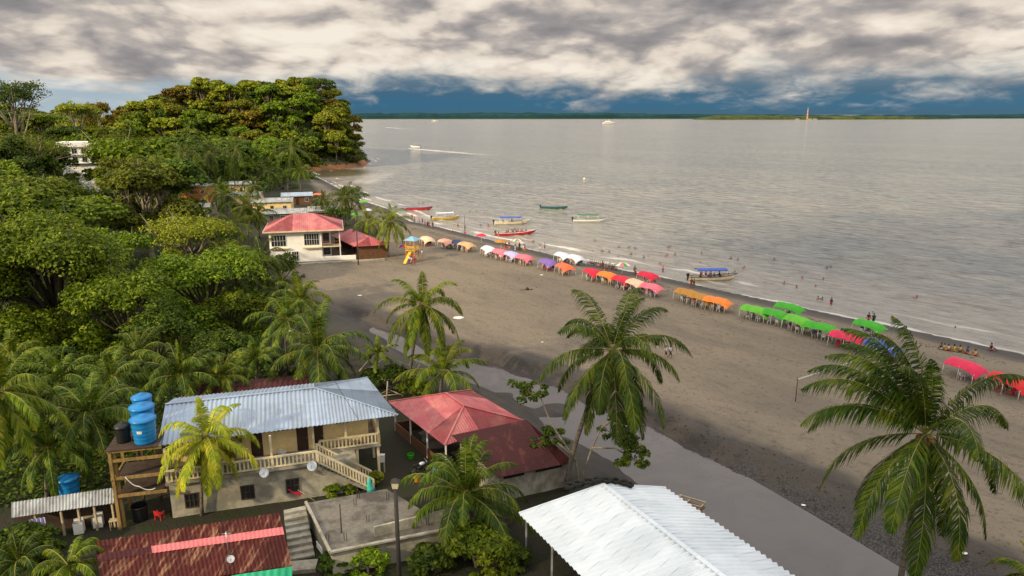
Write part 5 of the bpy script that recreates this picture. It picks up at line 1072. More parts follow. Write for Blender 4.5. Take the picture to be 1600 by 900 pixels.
# ------------------------------------------------------------------ posts, lamps
def pole(px, py, topz, lab, cat='lamp post', lamp=True, r=.08, nm='lamp_post', lean=(0, 0)):
    p = P(px, py, 1.5); R = E(nm, p, 0, lab, cat); mb = MB(); t_ = Vector((lean[0], lean[1], topz - 1.5)); mb.tube([(0, 0, -.3), t_], [r, r * .8], 8); mb.build('pole', 'pole_dark', R)
    if lamp:
        mb = MB(); b = t_; mb.hexa([b + Vector(v) for v in ((-.16, -.16, 0), (.16, -.16, 0), (.16, .16, 0), (-.16, .16, 0))], [b + Vector(v) for v in ((-.2, -.2, .4), (.2, -.2, .4), (.2, .2, .4), (-.2, .2, .4))]); mb.build('lamp_housing', 'cream_paint', R)
        mb = MB(); mb.hexa([b + Vector(v) for v in ((-.26, -.26, .4), (.26, -.26, .4), (.26, .26, .4), (-.26, .26, .4))], [b + Vector(v) for v in ((-.05, -.05, .6), (.05, -.05, .6), (.05, .05, .6), (-.05, .05, .6))]); mb.build('lamp_cap', 'pole_dark', R)
    return R
pole(625, 925, 8.6, 'tall dark lamp post with square lantern before the concrete terrace', r=.15)
pole(560, 414, 9.4, 'dark pole standing right of the white house', 'pole', False, .12, 'utility_pole')
R = pole(452, 612, 8.0, 'dark lamp pole with small white light among the palms', 'lamp post', False, .1, 'lamp_post'); mb = MB(); mb.bar((0, 0, 6.4), (.7, -.1, 6.7), .08); mb.build('lamp_arm', 'pole_dark', R); mb = MB(); mb.blob((.85, -.1, 6.75), .2, 2, 6, 0, (1.5, .8, .6)); mb.build('lamp_head', 'white_paint', R)
pole(297, 352, 8.6, 'pale bare pole before the grey walled house', 'pole', False, .11, 'utility_pole')
# concrete stump pole near terrace, grey meter board
R = pole(536, 868, 5.3, 'thin pale stick rising from the terrace edge', 'pole', False, .05, 'stick')
p = P(601, 738, 1.5); R = E('meter_post', p, 0, 'white meter box on a short post right of the stairs', 'meter box'); mb = MB(); mb.bar((0, 0, 0), (0, 0, 1.3), .1); mb.build('post', 'timber_pale', R); mb = MB(); mb.box(-.3, .05, -.12, .12, .95, 1.55); mb.box(-.32, .07, -.16, .16, 1.553, 1.6); mb.build('box', 'white_paint', R)
# red cloth over sticks, teal cloth
p = P(452, 782, 1.5); mb = MB(); rn = random.Random(3); vs = []
for j in range(5):
    for i in range(9): u, v_ = i / 8, j / 4; vs.append((-.9 + 1.8 * u, -.1 + .8 * v_, 1.15 - abs(u - .45) * 1.1 - .25 * abs(v_ - .5) + rn.uniform(-.06, .06)))
k = len(vs); fs = [(j * 9 + i, j * 9 + i + 1, j * 9 + i + 10, j * 9 + i + 9) for j in range(4) for i in range(8)]; mb.add(vs + [(x, y_, z - .03) for x, y_, z in vs], fs + [tuple(q + k for q in f_)[::-1] for f_ in fs]); o_ = mb.build('cloth', 'cloth_crimson'); o_.location = p; tag(o_, 'red cloth draped over two leaning sticks before the cream house', 'cloth')
mb = MB(); mb.tube([p + Vector((-1.7, -.4, 0)), p + Vector((.1, .3, 1.15))], .035, 6); mb.tube([p + Vector((2.0, -.1, 0)), p + Vector((.0, .3, 1.2))], .035, 6); tag(mb.build('trestle', 'timber_pale'), 'pair of pale leaning sticks holding the red cloth', 'trestle')
p = P(578, 768, 1.5); mb = MB(); mb.tube([p + Vector((0, 0, 1.2)), p + Vector((-.03, 0, .8)), p + Vector((.03, .0, .3)), p + Vector((.1, 0, .05))], [.06, .17, .26, .33], 9); tag(mb.build('hanging_cloth', 'teal_cloth'), 'teal cloth hung at the bottom of the outside stairs', 'cloth')
# things in the yard beside the pink roof
def motorbike(p, rz, lab, m):
    R = E('motorcycle', p, rz, lab, 'motorcycle'); 
    for x in (-.62, .62): 
        mb = MB(); pts = [(x + .3 * cos(a), 0, .3 + .3 * sin(a)) for a in np.linspace(0, 2 * pi, 17)]; mb.tube(pts, .05, 6, False); w1 = mb.build('wheel', 'black_rubber', R); mb = MB(); [mb.tube([(x, 0, .3), (x + .28 * cos(a), 0, .3 + .28 * sin(a))], .008, 4) for a in np.linspace(0, 5.6, 8)]; mb.build('rim', 'steel', w1)
    mb = MB(); mb.tube([(-.62, 0, .3), (-.2, 0, .42), (.35, 0, .65), (.5, 0, .9)], .05, 6); mb.blob((0, 0, .42), .2, 3, 6, .1, (1.3, .7, 1)); mb.build('frame', 'black_plastic', R); mb = MB(); mb.blob((.15, 0, .75), .2, 4, 7, 0, (1.4, .7, .75)); mb.build('fuel_tank', m, R); mb = MB(); mb.blob((-.35, 0, .78), .16, 4, 7, 0, (2.1, .8, .4)); mb.build('seat', 'black_rubber', R); mb = MB(); mb.tube([(.48, -.33, 1.0), (.52, 0, .95), (.48, .33, 1.0)], .02, 5); mb.tube([(.52, 0, .95), (.64, 0, .3)], .03, 5); mb.build('handlebar', 'steel', R)
motorbike(P(657, 738, 1.5), .5, 'motorcycle with pale tank parked beside the pink roofed restaurant', 'cloth_white'); motorbike(P(676, 748, 1.5), .9, 'blue tanked motorcycle parked among plants by the restaurant', 'blue_plastic')
tank(P(642, 716, 1.5), .28, .4, 'small green bucket by the restaurant yard', 'cloth_green', False); tank(P(652, 752, 1.5), .25, .45, 'orange bucket by the restaurant yard', 'cloth_orange', False)
# cart / timber boat end on the creek bank
p = P(1078, 795, .8); R = E('timber_frame_boat', p, radians(-40), 'small pale timber boat frame poking out behind the white roof', 'boat'); mb = MB(); [mb.bar((-1.2, y_, .5 + .0), (1.1, y_ * .8, .75), .1) for y_ in (-.5, .5)]; [mb.bar((x, -.6, .55), (x, .6, .55), .09) for x in (-1.0, -.2, .9)]; mb.bar((-1.2, -.5, .5), (-1.2, .5, 0), .1); mb.build('frame', 'timber_pale', R); mb = MB(); mb.bar((-1.1, 0, .25), (1, 0, .3), .9, .1); mb.build('hull', 'timber_brown', R)
# creek rowing boats by the almond sapling: teal boat and pink stool stack
def hull_mesh(L, B, Hh, bow=.9, stern_w=.75, sheer=.45, inner=True):
    mb = MB(); n = 14; sec = 9; vs = []
    def row(x, w_, zb, zt, off=0):
        out = []
        for k in range(sec):
            a = pi * k / (sec - 1); yy = -cos(a) * w_ * (1 if True else 0); zz_ = zt - (zt - zb) * (sin(a) ** .55)
            out.append((x, yy * (1 - off), zz_ + off * (zt - zb) * .25 * sin(a)))
        return out
    outer = []; inn = []
    for i in range(n + 1):
        k = i / n; x = -L / 2 + L * k; w_ = B / 2 * (stern_w + (1 - stern_w) * min(1, k / .35)) * (1 - max(0, (k - .55) / .45) ** 2.2) + .02
        zt = Hh * (1 + sheer * max(0, k - .45) ** 1.6 * 3); zb = Hh * .0 + Hh * 1.05 * max(0, (k - .72) / .28) ** 2.2
        outer.append(row(x, w_, min(zb, zt - .05), zt)); inn.append(row(x * .985, w_ * .9, min(zb + .12, zt - .04), zt - .005))
    vs = [p for r_ in outer for p in r_]; m_ = len(vs); vs += [p for r_ in inn for p in r_]
    fs = []
    for i in range(n):
        for k in range(sec - 1): a = i * sec + k; fs.append((a, a + sec, a + sec + 1, a + 1)); a += m_; fs.append((a, a + 1, a + sec + 1, a + sec))
        for k in (0, sec - 1): a = i * sec + k; fs.append((a, a + m_, a + sec + m_, a + sec))
    fs.append(tuple(range(sec))); fs.append(tuple(m_ + k for k in range(sec))[::-1])
    mb.add(vs, fs); return mb, outer
def boat(px, py, L, rz, hullm, trim, canopy, lab, motor=True, B=2.0, Hh=.85, ppl=0, inner='timber_pale', z=0, shirt=('cloth_orange', 'cloth_red')):
    p = P(px, py, 0); p.z = z - .18; R = E('motorboat', p, radians(rz), lab, 'boat', 'boats moored off the beach')
    mb, outer = hull_mesh(L, B, Hh); mb.build('hull', hullm, R)
    for s_ in (0, -1): tb = MB(); tb.tube([Vector(r_[s_]) + Vector((0, 0, .02)) for r_ in outer], .07, 5); tb.build('gunwale', trim, R)
    for k in (-.28, -.1, .08, .24): bn_ = MB(); bn_.box(L * k - .15, L * k + .15, -B * .42, B * .42, Hh * .62, Hh * .68); bn_.build('bench', inner, R)
    fl = MB(); fl.box(-L * .46, L * .3, -B * .36, B * .36, Hh * .25, Hh * .3); fl.build('deck', inner, R)
    if canopy:
        cm_ = MB(); x0, x1 = -L * .36, L * .26; vs = []
        for i in range(7):
            for k in range(7): yy = -1 + 2 * k / 6; vs.append((x0 + (x1 - x0) * i / 6, yy * B * .5, 2.15 + .18 * (1 - yy * yy) + .04 * cos(i * 2)))
        m_ = len(vs); vs += [(x, y_, z_ - .05) for x, y_, z_ in vs]; fs = [(i * 7 + k, (i + 1) * 7 + k, (i + 1) * 7 + k + 1, i * 7 + k + 1) for i in range(6) for k in range(6)]; cm_.add(vs, [f_[::-1] for f_ in fs] + [tuple(q + m_ for q in f_) for f_ in fs]); cm_.build('canopy', canopy, R)
        ed = MB(); [ed.bar((x0, s_ * B * .5, 2.12), (x1, s_ * B * .5, 2.12), .05, .14) for s_ in (-1, 1)]; ed.build('canopy_edge', canopy, R)
        for x in (x0 + .1, (x0 + x1) / 2, x1 - .1):
            for s_ in (-1, 1): q_ = MB(); q_.tube([(x, s_ * B * .46, Hh * .9), (x, s_ * B * .49, 2.12)], .03, 5); q_.build('canopy_pole', 'white_paint', R)
    if motor:
        q_ = MB(); x = -L / 2 - .2; q_.blob((x, 0, Hh + .35), .3, 5, 7, 0, (1.1, .7, 1.1)); q_.bar((x - .02, 0, Hh + .2), (x - .08, 0, -.3), .16, .2); q_.bar((x + .2, 0, Hh), (x + .25, 0, Hh - .4), .3, .1); q_.build('outboard_motor', 'black_plastic', R)
    return R
# ------------------------------------------------------------------ people
def skin_body(joints, edges, radii, name):
    me = bpy.data.meshes.new(name + '_tmp'); me.from_pydata(joints, edges, []); ob = bpy.data.objects.new('tmp', me); C.objects.link(ob)
    ob.modifiers.new('s', 'SKIN'); sv = me.skin_vertices[0].data
    for i, r_ in enumerate(radii): sv[i].radius = (r_, r_ * (.75 if i < 4 and len(radii) > 8 else 1)); sv[i].use_root = (i == 0)
    sub = ob.modifiers.new('u', 'SUBSURF'); sub.levels = 1; sub.render_levels = 1
    bpy.context.view_layer.update(); dg = bpy.context.evaluated_depsgraph_get(); out = bpy.data.meshes.new_from_object(ob.evaluated_get(dg)); out.name = name
    bpy.data.objects.remove(ob); bpy.data.meshes.remove(me); out.materials.clear(); out.materials.append(M['skin_brown'])
    out.polygons.foreach_set('use_smooth', [True] * len(out.polygons)); return out
def pose(kind):
    if kind == 'stand': hip = .92; L = [(-.1, 0, .48), (-.12, .02, .07), (-.13, -.1, .03)]; Rr = [(.1, 0, .48), (.12, .02, .07), (.13, -.1, .03)]; A = [(-.26, 0, 1.15), (-.28, -.05, .90), (-.28, -.08, .80)]; B = [(.26, 0, 1.15), (.28, -.05, .90), (.28, -.08, .80)]
    elif kind == 'walk': hip = .90; L = [(-.09, -.18, .50), (-.1, -.22, .09), (-.1, -.34, .05)]; Rr = [(.09, .05, .48), (.1, .32, .14), (.1, .24, .05)]; A = [(-.25, .12, 1.15), (-.25, .08, .90), (-.25, .02, .82)]; B = [(.25, -.14, 1.15), (.24, -.28, .95), (.24, -.33, .88)]
    elif kind == 'sit': hip = .46; L = [(-.12, -.42, .48), (-.13, -.44, .08), (-.13, -.56, .04)]; Rr = [(.12, -.42, .48), (.13, -.44, .08), (.13, -.56, .04)]; A = [(-.25, -.05, .72), (-.20, -.25, .58), (-.17, -.33, .56)]; B = [(.25, -.05, .72), (.20, -.25, .58), (.17, -.33, .56)]
    elif kind == 'ground': hip = .12; L = [(-.14, -.38, .38), (-.16, -.62, .06), (-.17, -.74, .05)]; Rr = [(.14, -.36, .36), (.16, -.64, .06), (.17, -.76, .05)]; A = [(-.27, .1, .42), (-.27, .24, .12), (-.27, .30, .05)]; B = [(.25, -.1, .42), (.20, -.3, .34), (.17, -.36, .34)]
    else: hip = -.40; L = [(-.1, .1, -.8), (-.1, .2, -1.1), (-.1, .1, -1.2)]; Rr = [(.1, 0, -.8), (.1, .1, -1.1), (.1, 0, -1.2)]; A = [(-.35, -.1, .0), (-.45, -.35, .05), (-.48, -.42, .04)]; B = [(.35, -.05, .02), (.50, -.2, .12), (.56, -.24, .16)]
    lean = .0
    J = [(0, 0, hip), (0, 0, hip + .22), (0, .01, hip + .44), (0, 0, hip + .54), (0, -.02, hip + .66), (0, -.02, hip + .78)]
    J += [(-.17, 0, hip + .46), (.17, 0, hip + .46), (-.09, 0, hip - .04), (.09, 0, hip - .04)]
    Rd = [.125, .12, .14, .055, .095, .085, .07, .07, .09, .09]
    Ed = [(0, 1), (1, 2), (2, 3), (3, 4), (4, 5), (2, 6), (2, 7), (0, 8), (0, 9)]
    for ch, st_, rr_ in ((L, 8, (.062, .042, .035)), (Rr, 9, (.062, .042, .035)), (A, 6, (.045, .035, .03)), (B, 7, (.045, .035, .03))):
        pr = st_
        for q, r_ in zip(ch, rr_): J.append(q); Rd.append(r_); Ed.append((pr, len(J) - 1)); pr = len(J) - 1
    return J, Ed, Rd, hip
BODY = {}
for kd in ('stand', 'walk', 'sit', 'ground', 'swim'):
    J, Ed, Rd, hip = pose(kd); bm_ = skin_body(J, Ed, Rd, 'person_' + kd)
    sm_ = MB(); sm_.tube([(0, 0, hip + .05), (0, 0, hip + .25), (0, .01, hip + .42), (0, 0, hip + .53)], [.165, .16, .19, .09], 10)
    sm_.tube([J[6], Vector(J[6]).lerp(Vector(J[16]), .5)], [.09, .075], 7); sm_.tube([J[7], Vector(J[7]).lerp(Vector(J[19]), .5)], [.09, .075], 7)
    st_m = MB(); st_m.tube([(0, 0, hip + .1), (0, 0, hip - .02)], [.165, .17], 10)
    st_m.tube([J[8], Vector(J[8]).lerp(Vector(J[10]), .75)], [.115, .095], 7); st_m.tube([J[9], Vector(J[9]).lerp(Vector(J[13]), .75)], [.115, .095], 7)
    hr = MB(); hr.blob((0, .012, hip + .775), .112, 3, 6, .08, (.95, 1, .95))
    mes = []
    for nm_, q_ in (('shirt', sm_), ('shorts', st_m), ('hair', hr)): me_ = q_.mesh(nm_); me_.materials.append(M['cloth_black']); mes.append(me_)
    BODY[kd] = (bm_, mes)
def person(p, rz, kd, shirt, shorts, lab=None, group=None, skin='skin_brown', sc=1.0, hair='cloth_black'):
    b_, ms_ = BODY[kd]; o_ = link('person', b_); ztxt(o_, M[skin]); o_.location = p; o_.rotation_euler = (0, 0, rz); o_.scale = (sc,) * 3; tag(o_, lab, 'person', group)
    for me_, mt in zip(ms_, (shirt, shorts, hair)):
        if mt is None: continue
        c_ = link(me_.name.split('.')[0], me_, o_); ztxt(c_, M[mt])
    return o_
# ------------------------------------------------------------------ boats
BT = [boat(655, 328, 8.6, 8, 'red_paint', 'navy_paint', None, 'red open boat with dark blue bow nearest the dark palms', motor=False, B=1.7, Hh=.8),
      boat(697, 343, 8.4, 18, 'yellow_paint', 'white_paint', 'cloth_white', 'small yellow hulled boat with whitish canopy at the waterline', B=1.7),
      boat(800, 350, 10.0, 8, 'cream_paint', 'white_paint', 'cloth_blue', 'cream boat with blue canopy just behind the red passenger boat', B=2.0),
      boat(806, 367, 10.4, 15, 'red_paint', 'white_paint', None, 'red and white open boat full of people', B=2.0),
      boat(866, 326, 8.8, -10, 'green_paint', 'navy_paint', None, 'low dark green open boat with outboard motor', B=1.8, Hh=.7),
      boat(921, 346, 9.4, -3, 'white_paint', 'green_paint', 'cloth_green', 'white hulled boat with green canopy farthest right offshore', B=2.0),
      boat(1114, 437, 9.2, 3, 'cream_paint', 'navy_paint', 'cloth_blue', 'cream boat with flat blue canopy beached nearest the mustard tents', B=2.0)]
M['cloth_green_dark'] = mat('cloth_green_dark', (.05, .17, .08), .7); [ztxt(c_, M['cloth_green_dark']) for c_ in BT[5].children if c_.name.startswith('canopy') and not c_.name.startswith('canopy_pole')]
rn = random.Random(12); SH = ['cloth_red', 'cloth_orange', 'cloth_black', 'cloth_navy', 'cloth_white', 'cloth_pink', 'cloth_yellow', 'cloth_grey', 'cloth_brown', 'cloth_blue']
SHN = {'cloth_red': 'red', 'cloth_orange': 'orange', 'cloth_black': 'black', 'cloth_navy': 'navy', 'cloth_white': 'white', 'cloth_pink': 'pink', 'cloth_yellow': 'yellow', 'cloth_grey': 'grey', 'cloth_brown': 'brown', 'cloth_blue': 'blue', None: 'no'}
PEO = {}
def crowd(p, rz, kd, where, shirt=None, shorts=None, **k):
    shirt = shirt if shirt != 'any' else rn.choice(SH); shorts = shorts or rn.choice(SH); o_ = person(p, rz, kd, shirt, shorts, None, 'beachgoers', rn.choice(('skin_brown', 'skin_brown', 'skin_tan')), rn.uniform(.92, 1.05), **k)
    vb = {'stand': 'standing', 'walk': 'walking', 'sit': 'seated', 'ground': 'sitting', 'swim': 'bathing'}[kd]
    PEO.setdefault(f'person in {SHN[shirt]} shirt {vb} {where}' if shirt else f'bare chested person {vb} {where}', []).append(o_)
for bi, n_, wh in ((3, 9, 'in the red passenger boat'), (6, 5, 'in the blue canopied beached boat'), (2, 3, 'in the cream boat with blue canopy')):
    b_ = BT[bi]; rz = b_.rotation_euler.z
    for i in range(n_):
        x = -2.6 + 5.2 * i / max(1, n_ - 1); y_ = (-.45, .4)[i % 2]; q_ = b_.location + Vector((cos(rz) * x - sin(rz) * y_, sin(rz) * x + cos(rz) * y_, .38)); crowd(q_, rz + pi / 2 + rn.uniform(-.5, .5), 'sit', wh, rn.choice(('cloth_orange', 'cloth_red', 'cloth_black', 'cloth_navy')))
def gp(px, py, z=None):
    p = P(px, py, 1.0)
    for _ in range(5): p = P(px, py, max(H(p.x, p.y), -.4) if z is None else z)
    return p
for px, py, kd, s_ in ((1040, 560, 'walk', 'cloth_white'), (1047, 560, 'walk', 'cloth_white')): crowd(gp(px, py), 1.2, kd, 'on the open sand left of the tall palm' if px > 0 else '', s_, 'cloth_black')
for px, py, s_ in ((655, 352, 'cloth_red'), (664, 355, 'cloth_red'), (668, 356, 'cloth_black'), (676, 357, 'cloth_black'), (648, 347, 'cloth_grey'), (644, 344, 'cloth_brown'), (660, 350, 'cloth_navy')): crowd(gp(px, py), rn.uniform(0, 6), 'stand', 'at the waterline beyond the play tower', s_)
for px, py, s_ in ((844, 392, None), (851, 391, None), (727, 362, 'cloth_black'), (774, 370, 'cloth_brown'), (779, 372, 'cloth_navy')): crowd(gp(px, py), rn.uniform(0, 6), 'stand', 'at the waterline near the white tents', s_)
for px, py, s_ in ((993, 432, 'cloth_orange'), (1080, 449, 'cloth_brown'), (1084, 450, 'cloth_brown'), (1110, 438, 'cloth_white')): crowd(gp(px, py), rn.uniform(0, 6), 'stand', 'at the waterline near the beached boat', s_)
for px, py, s_ in ((805, 395, 'cloth_white'), (818, 394, 'cloth_white'), (796, 392, 'cloth_black'), (790, 391, 'cloth_brown'), (812, 391, 'cloth_navy')): crowd(gp(px, py), rn.uniform(0, 6), 'stand', 'among the round beach umbrellas', s_)
for i in range(14): px = 922 + i * 3.1; crowd(gp(px, 412 + i * .75 + rn.uniform(-1, 1)), rn.uniform(0, 6), 'ground', 'above the crimson tent', rn.choice(('cloth_black', 'cloth_brown', 'cloth_navy', None)))
for px, py in ((967, 387), (983, 387), (1045, 387), (1047, 386), (926, 394), (1096, 396), (1142, 404), (1153, 406), (1278, 467), (1285, 468), (1298, 418), (1292, 419), (735, 331), (744, 331), (757, 334), (683, 322), (713, 325), (654, 318), (661, 317), (1210, 406), (620, 312), (833, 378)): crowd(gp(px, py, 0.05), rn.uniform(0, 6), 'swim', 'in the shallow sea')
for i in range(34):
    x0 = rn.uniform(-28, 60); sp_ = np.interp(x0, [p_[0] for p_ in SHORE[3:16]][::-1], [p_[1] for p_ in SHORE[3:16]][::-1]); dd0 = rn.uniform(2.5, 22); q_ = Vector((x0 + .77 * dd0, sp_ + .64 * dd0, -.35 if dd0 < 9 else 0.03)); crowd(q_, rn.uniform(0, 6), 'stand' if dd0 < 6 else 'swim', 'wading by the shore' if dd0 < 6 else 'farther out in the sea', rn.choice((None, 'cloth_black', 'cloth_red', 'cloth_navy')))
for i in range(16):
    x0 = rn.uniform(-24, 30); sp_ = np.interp(x0, [p_[0] for p_ in SHORE[3:16]][::-1], [p_[1] for p_ in SHORE[3:16]][::-1]); dd0 = rn.uniform(1, 5); q_ = Vector((x0 - .77 * dd0, sp_ - .64 * dd0, 0)); q_.z = H(q_.x, q_.y); crowd(q_, rn.uniform(0, 6), rn.choice(('stand', 'walk', 'ground')), 'on the wet sand', 'any')
for px, py, s_ in ((1475, 547, 'cloth_yellow'), (1481, 548, 'cloth_white'), (1490, 549, 'cloth_yellow'), (1499, 550, 'cloth_yellow'), (1511, 553, 'cloth_navy'), (1523, 556, 'cloth_yellow'), (1470, 546, 'cloth_brown')): crowd(gp(px, py), rn.uniform(0, 6), 'ground', 'on the sand above the right hand palm', s_)
crowd(gp(1548, 547), 1, 'ground', 'at the far right waterline', 'cloth_black')
for px, py in ((640, 412), (643, 415), (648, 414), (660, 402)): crowd(gp(px, py), rn.uniform(0, 6), 'stand', 'by the orange play tower', rn.choice(('cloth_red', 'cloth_white')))
for px, py in ((1356, 506), (1364, 507)): crowd(gp(px, py), 3, 'stand', 'behind the far green tent', 'cloth_black')
# ------------------------------------------------------------------ beach tents
TN = []; GRP = 'cloth beach tents along the shore'
CHM = chair(None, 0, None, None, None); chm = CHM.mesh('plastic_chair'); chm.materials.append(M['white_plastic']); CH = {}
rowd = Vector((.50, -.866, 0))
def tent(px, py, m, desc, L=3.7, Wd=2.7, droop=1.0, chairs=4, rz=None, ppl=1, seed=0, cm=None):
    p = gp(px, py); rn_ = random.Random(seed * 7 + 3); rz = atan(-1.5) if rz is None else rz; rz += rn_.uniform(-.22, .22); L *= rn_.uniform(.88, 1.02)
    R = E('beach_tent', p, rz, desc, 'tent', GRP); vs = []; nx, ny = 12, 8; hgt = 1.92
    def top(x, y_):
        e_ = max(0, (x - L * .20) / (L * .38)); z = hgt - (.85 * droop) * min(1.3, e_) ** 2 - .10 * max(0, (-x - L * .3) / (L * .2)) ** 2
        return z - .55 * abs(y_ / (Wd / 2)) ** 2.2 + .035 * sin(x * 5 + y_ * 3 + seed) - .10 * sin(pi * 2 * abs(x) / L) ** 2 * (1 - abs(y_ / Wd))
    for i in range(nx + 1):
        for k in range(ny + 1): x = -L / 2 + L * 1.05 * i / nx; y_ = -Wd / 2 + Wd * k / ny; vs.append((x, y_ * (1 - .06 * max(0, x / L)), top(x, y_)))
    m_ = len(vs); vs += [(x, y_, z - .025) for x, y_, z in vs]; n1_ = ny + 1
    fs = [(i * n1_ + k, (i + 1) * n1_ + k, (i + 1) * n1_ + k + 1, i * n1_ + k + 1) for i in range(nx) for k in range(ny)]
    mb = MB(); mb.add(vs, fs + [tuple(q + m_ for q in f_)[::-1] for f_ in fs], True); mb.build('canopy', m, R)
    for x in (-L * .47, 0.02, L * .46):
        for s_ in (-1, 1):
            mb = MB(); mb.tube([(x * 1.02, s_ * Wd * .52, -.1), (x, s_ * Wd * .47, top(x, Wd * .47) - .02)], .033, 6); mb.build('leg', 'white_paint', R)
        mb = MB(); mb.tube([(x, y_ * Wd / 2 * .94, top(x, y_ * Wd / 2 * .94) - .06) for y_ in np.linspace(-1, 1, 9)], .03, 5); mb.build('arch', 'white_paint', R)
    tq = p + Vector((0, 0, .0)); tb_ = MB(); tb_.box(-.45, .45, -.3, .3, .55, .59); [tb_.bar((a, b, 0), (a * .9, b * .9, .56), .05) for a in (-.38, .38) for b in (-.24, .24)]
    if chairs > 2: o_ = tb_.build('plastic_table', ('black_plastic', 'white_plastic', 'red_paint')[seed % 3]); o_.location = tq; o_.rotation_euler = (0, 0, rz); tag(o_, ('black', 'white', 'red')[seed % 3] + ' plastic table under the ' + desc, 'table', 'tables under the beach tents')
    for i in range(chairs):
        x = -L * .34 + L * .68 * ((i // 2 + .5) / max(1, (chairs + 1) // 2)) + rn_.uniform(-.2, .2); y_ = (-.75 if i % 2 else .55) + rn_.uniform(-.15, .15); q_ = p + Vector((cos(rz) * x - sin(rz) * y_, sin(rz) * x + cos(rz) * y_, 0)); q_.z = H(q_.x, q_.y)
        c_ = link('plastic_chair', chm); c_.location = q_; c_.rotation_euler = (0, 0, rn_.uniform(0, 6)); tag(c_, None, 'chair', 'chairs under the beach tents')
        CH.setdefault((cm or 'white') + ' chair under the ' + desc, []).append(c_); ztxt(c_, M[{'red': 'red_paint', 'black': 'black_plastic', None: 'white_plastic'}[cm]])
        if i < ppl: crowd(q_, c_.rotation_euler.z, 'sit', 'under ' + desc, 'any')
    return R
tl = [(668, 383, 'cloth_cream', 'cream tent beside the play tower', 0), (698, 387, 'cloth_peach', 'peach tent left of the navy one', 1), (717, 389, 'cloth_navy', 'navy tent between peach and tan ones', 2), (730, 392, 'cloth_tan', 'tan tent right of the navy one', 3),
      (764, 399, 'cloth_white', 'pale blue tent starting its row', 4), (783, 404, 'cloth_pink', 'pink tent between two pale ones', 5), (801, 408, 'cloth_lavender', 'lavender tent between two pink ones', 6), (820, 413, 'cloth_pink', 'pink tent ending its row', 7),
      (857, 421, 'cloth_purple', 'purple tent beside the coral one', 8), (883, 428, 'cloth_coral', 'coral tent beside the purple one', 9), (880, 409, 'cloth_white', 'white tent behind the purple one', 10), (900, 413, 'cloth_white', 'whitish tent behind the coral one', 11),
      (927, 437, 'cloth_crimson', 'crimson tent before the seated crowd', 12), (950, 442, 'cloth_orange', 'orange tent between two crimson ones', 13), (973, 449, 'cloth_crimson', 'crimson tent right of the orange one', 14), (995, 455, 'cloth_cream', 'peach cream tent left of the bright pink one', 15), (1018, 461, 'cloth_pink', 'bright pink tent above the tall palm', 16), (1013, 442, 'cloth_crimson', 'crimson tent nearer the sea', 17),
      (1075, 471, 'cloth_mustard', 'mustard tent at the left', 18), (1096, 478, 'cloth_mustard', 'mustard tent left of the orange one', 19), (1121, 484, 'cloth_orange', 'light orange tent beside the mustard ones', 20),
      (1181, 499, 'cloth_lime', 'lime green tent first of its row', 21), (1212, 505, 'cloth_green', 'green tent second of its row', 22), (1248, 516, 'cloth_lime', 'lime green tent mid row', 23), (1233, 494, 'cloth_green', 'green tent nearer the sea', 24), (1283, 527, 'cloth_green', 'green tent touching the red one', 25),
      (1323, 542, 'cloth_hotpink', 'red tent at the end of the green row', 26), (1358, 523, 'cloth_green', 'green tent farthest right', 27), (1378, 556, 'cloth_blue', 'blue tent half behind the big palm', 28), (1508, 590, 'cloth_hotpink', 'rose red tent right of the big palm', 29), (1576, 614, 'cloth_red', 'red tent nearest the right edge', 30)]
for px, py, m_, ds, sd in tl:
    tent(px, py, m_, ds, L=(3.7 if sd < 18 else 4.0), chairs=(4 if sd not in (28, 29) else 2), seed=sd, ppl=(4 if sd < 18 else 3 if sd < 21 else 2 if sd in (27, 21, 23, 25) else 0), cm='red' if sd in (0, 26, 8, 30) else None)
for k_, v_ in CH.items(): rank(v_, k_)
def umbrella(px, py, cols, lab, r=1.3, h=2.3):
    p = gp(px, py); R = E('beach_umbrella', p, 0, lab, 'umbrella', 'round beach umbrellas'); mb = MB(); mb.tube([(0, 0, -.2), (0, 0, h)], .03, 6); mb.build('pole', 'white_paint', R)
    n = 12; by = {}
    for k in range(n):
        m2 = by.setdefault(cols[k % len(cols)], MB()); a0, a1 = 2 * pi * k / n, 2 * pi * (k + 1) / n; pr = [(0, h + .02), (r * .55, h - .16), (r, h - .5)]
        vs = [(rr_ * cos(a), rr_ * sin(a), z) for rr_, z in pr for a in (a0, a1)] + [(rr_ * cos(a), rr_ * sin(a), z - .02) for rr_, z in pr for a in (a0, a1)]
        m2.add(vs, [(0, 2, 3, 1), (2, 4, 5, 3), (7, 9, 8, 6), (9, 11, 10, 8)])
    for c_, m2 in by.items(): m2.build('canopy', c_, R)
umbrella(752, 380, ['cloth_hotpink'], 'plain pink round umbrella near the waterline'); umbrella(783, 390, ['cloth_mustard'], 'mustard round umbrella among standing people', 1.5); umbrella(808, 388, ['cloth_pink', 'cloth_white', 'cloth_green'], 'pink white and green umbrella near the red boat')
umbrella(972, 428, ['cloth_green', 'cloth_white', 'cloth_pink'], 'green white and pink umbrella above the crimson tents', 1.7); umbrella(630, 398, ['cloth_red', 'cloth_yellow', 'cloth_blue'], 'rainbow striped umbrella left of the play tower', 1.5)
umbrella(568, 324, ['cloth_lime'], 'lime green umbrella beside the dark palm near the sea', 1.8); umbrella(556, 345, ['cloth_green'], 'green umbrella behind the pavilion', 1.6); umbrella(497, 312, ['cloth_coral'], 'orange red umbrella near the cove', 1.8); umbrella(575, 338, ['cloth_white'], 'white umbrella behind the bushy palm', 1.3)
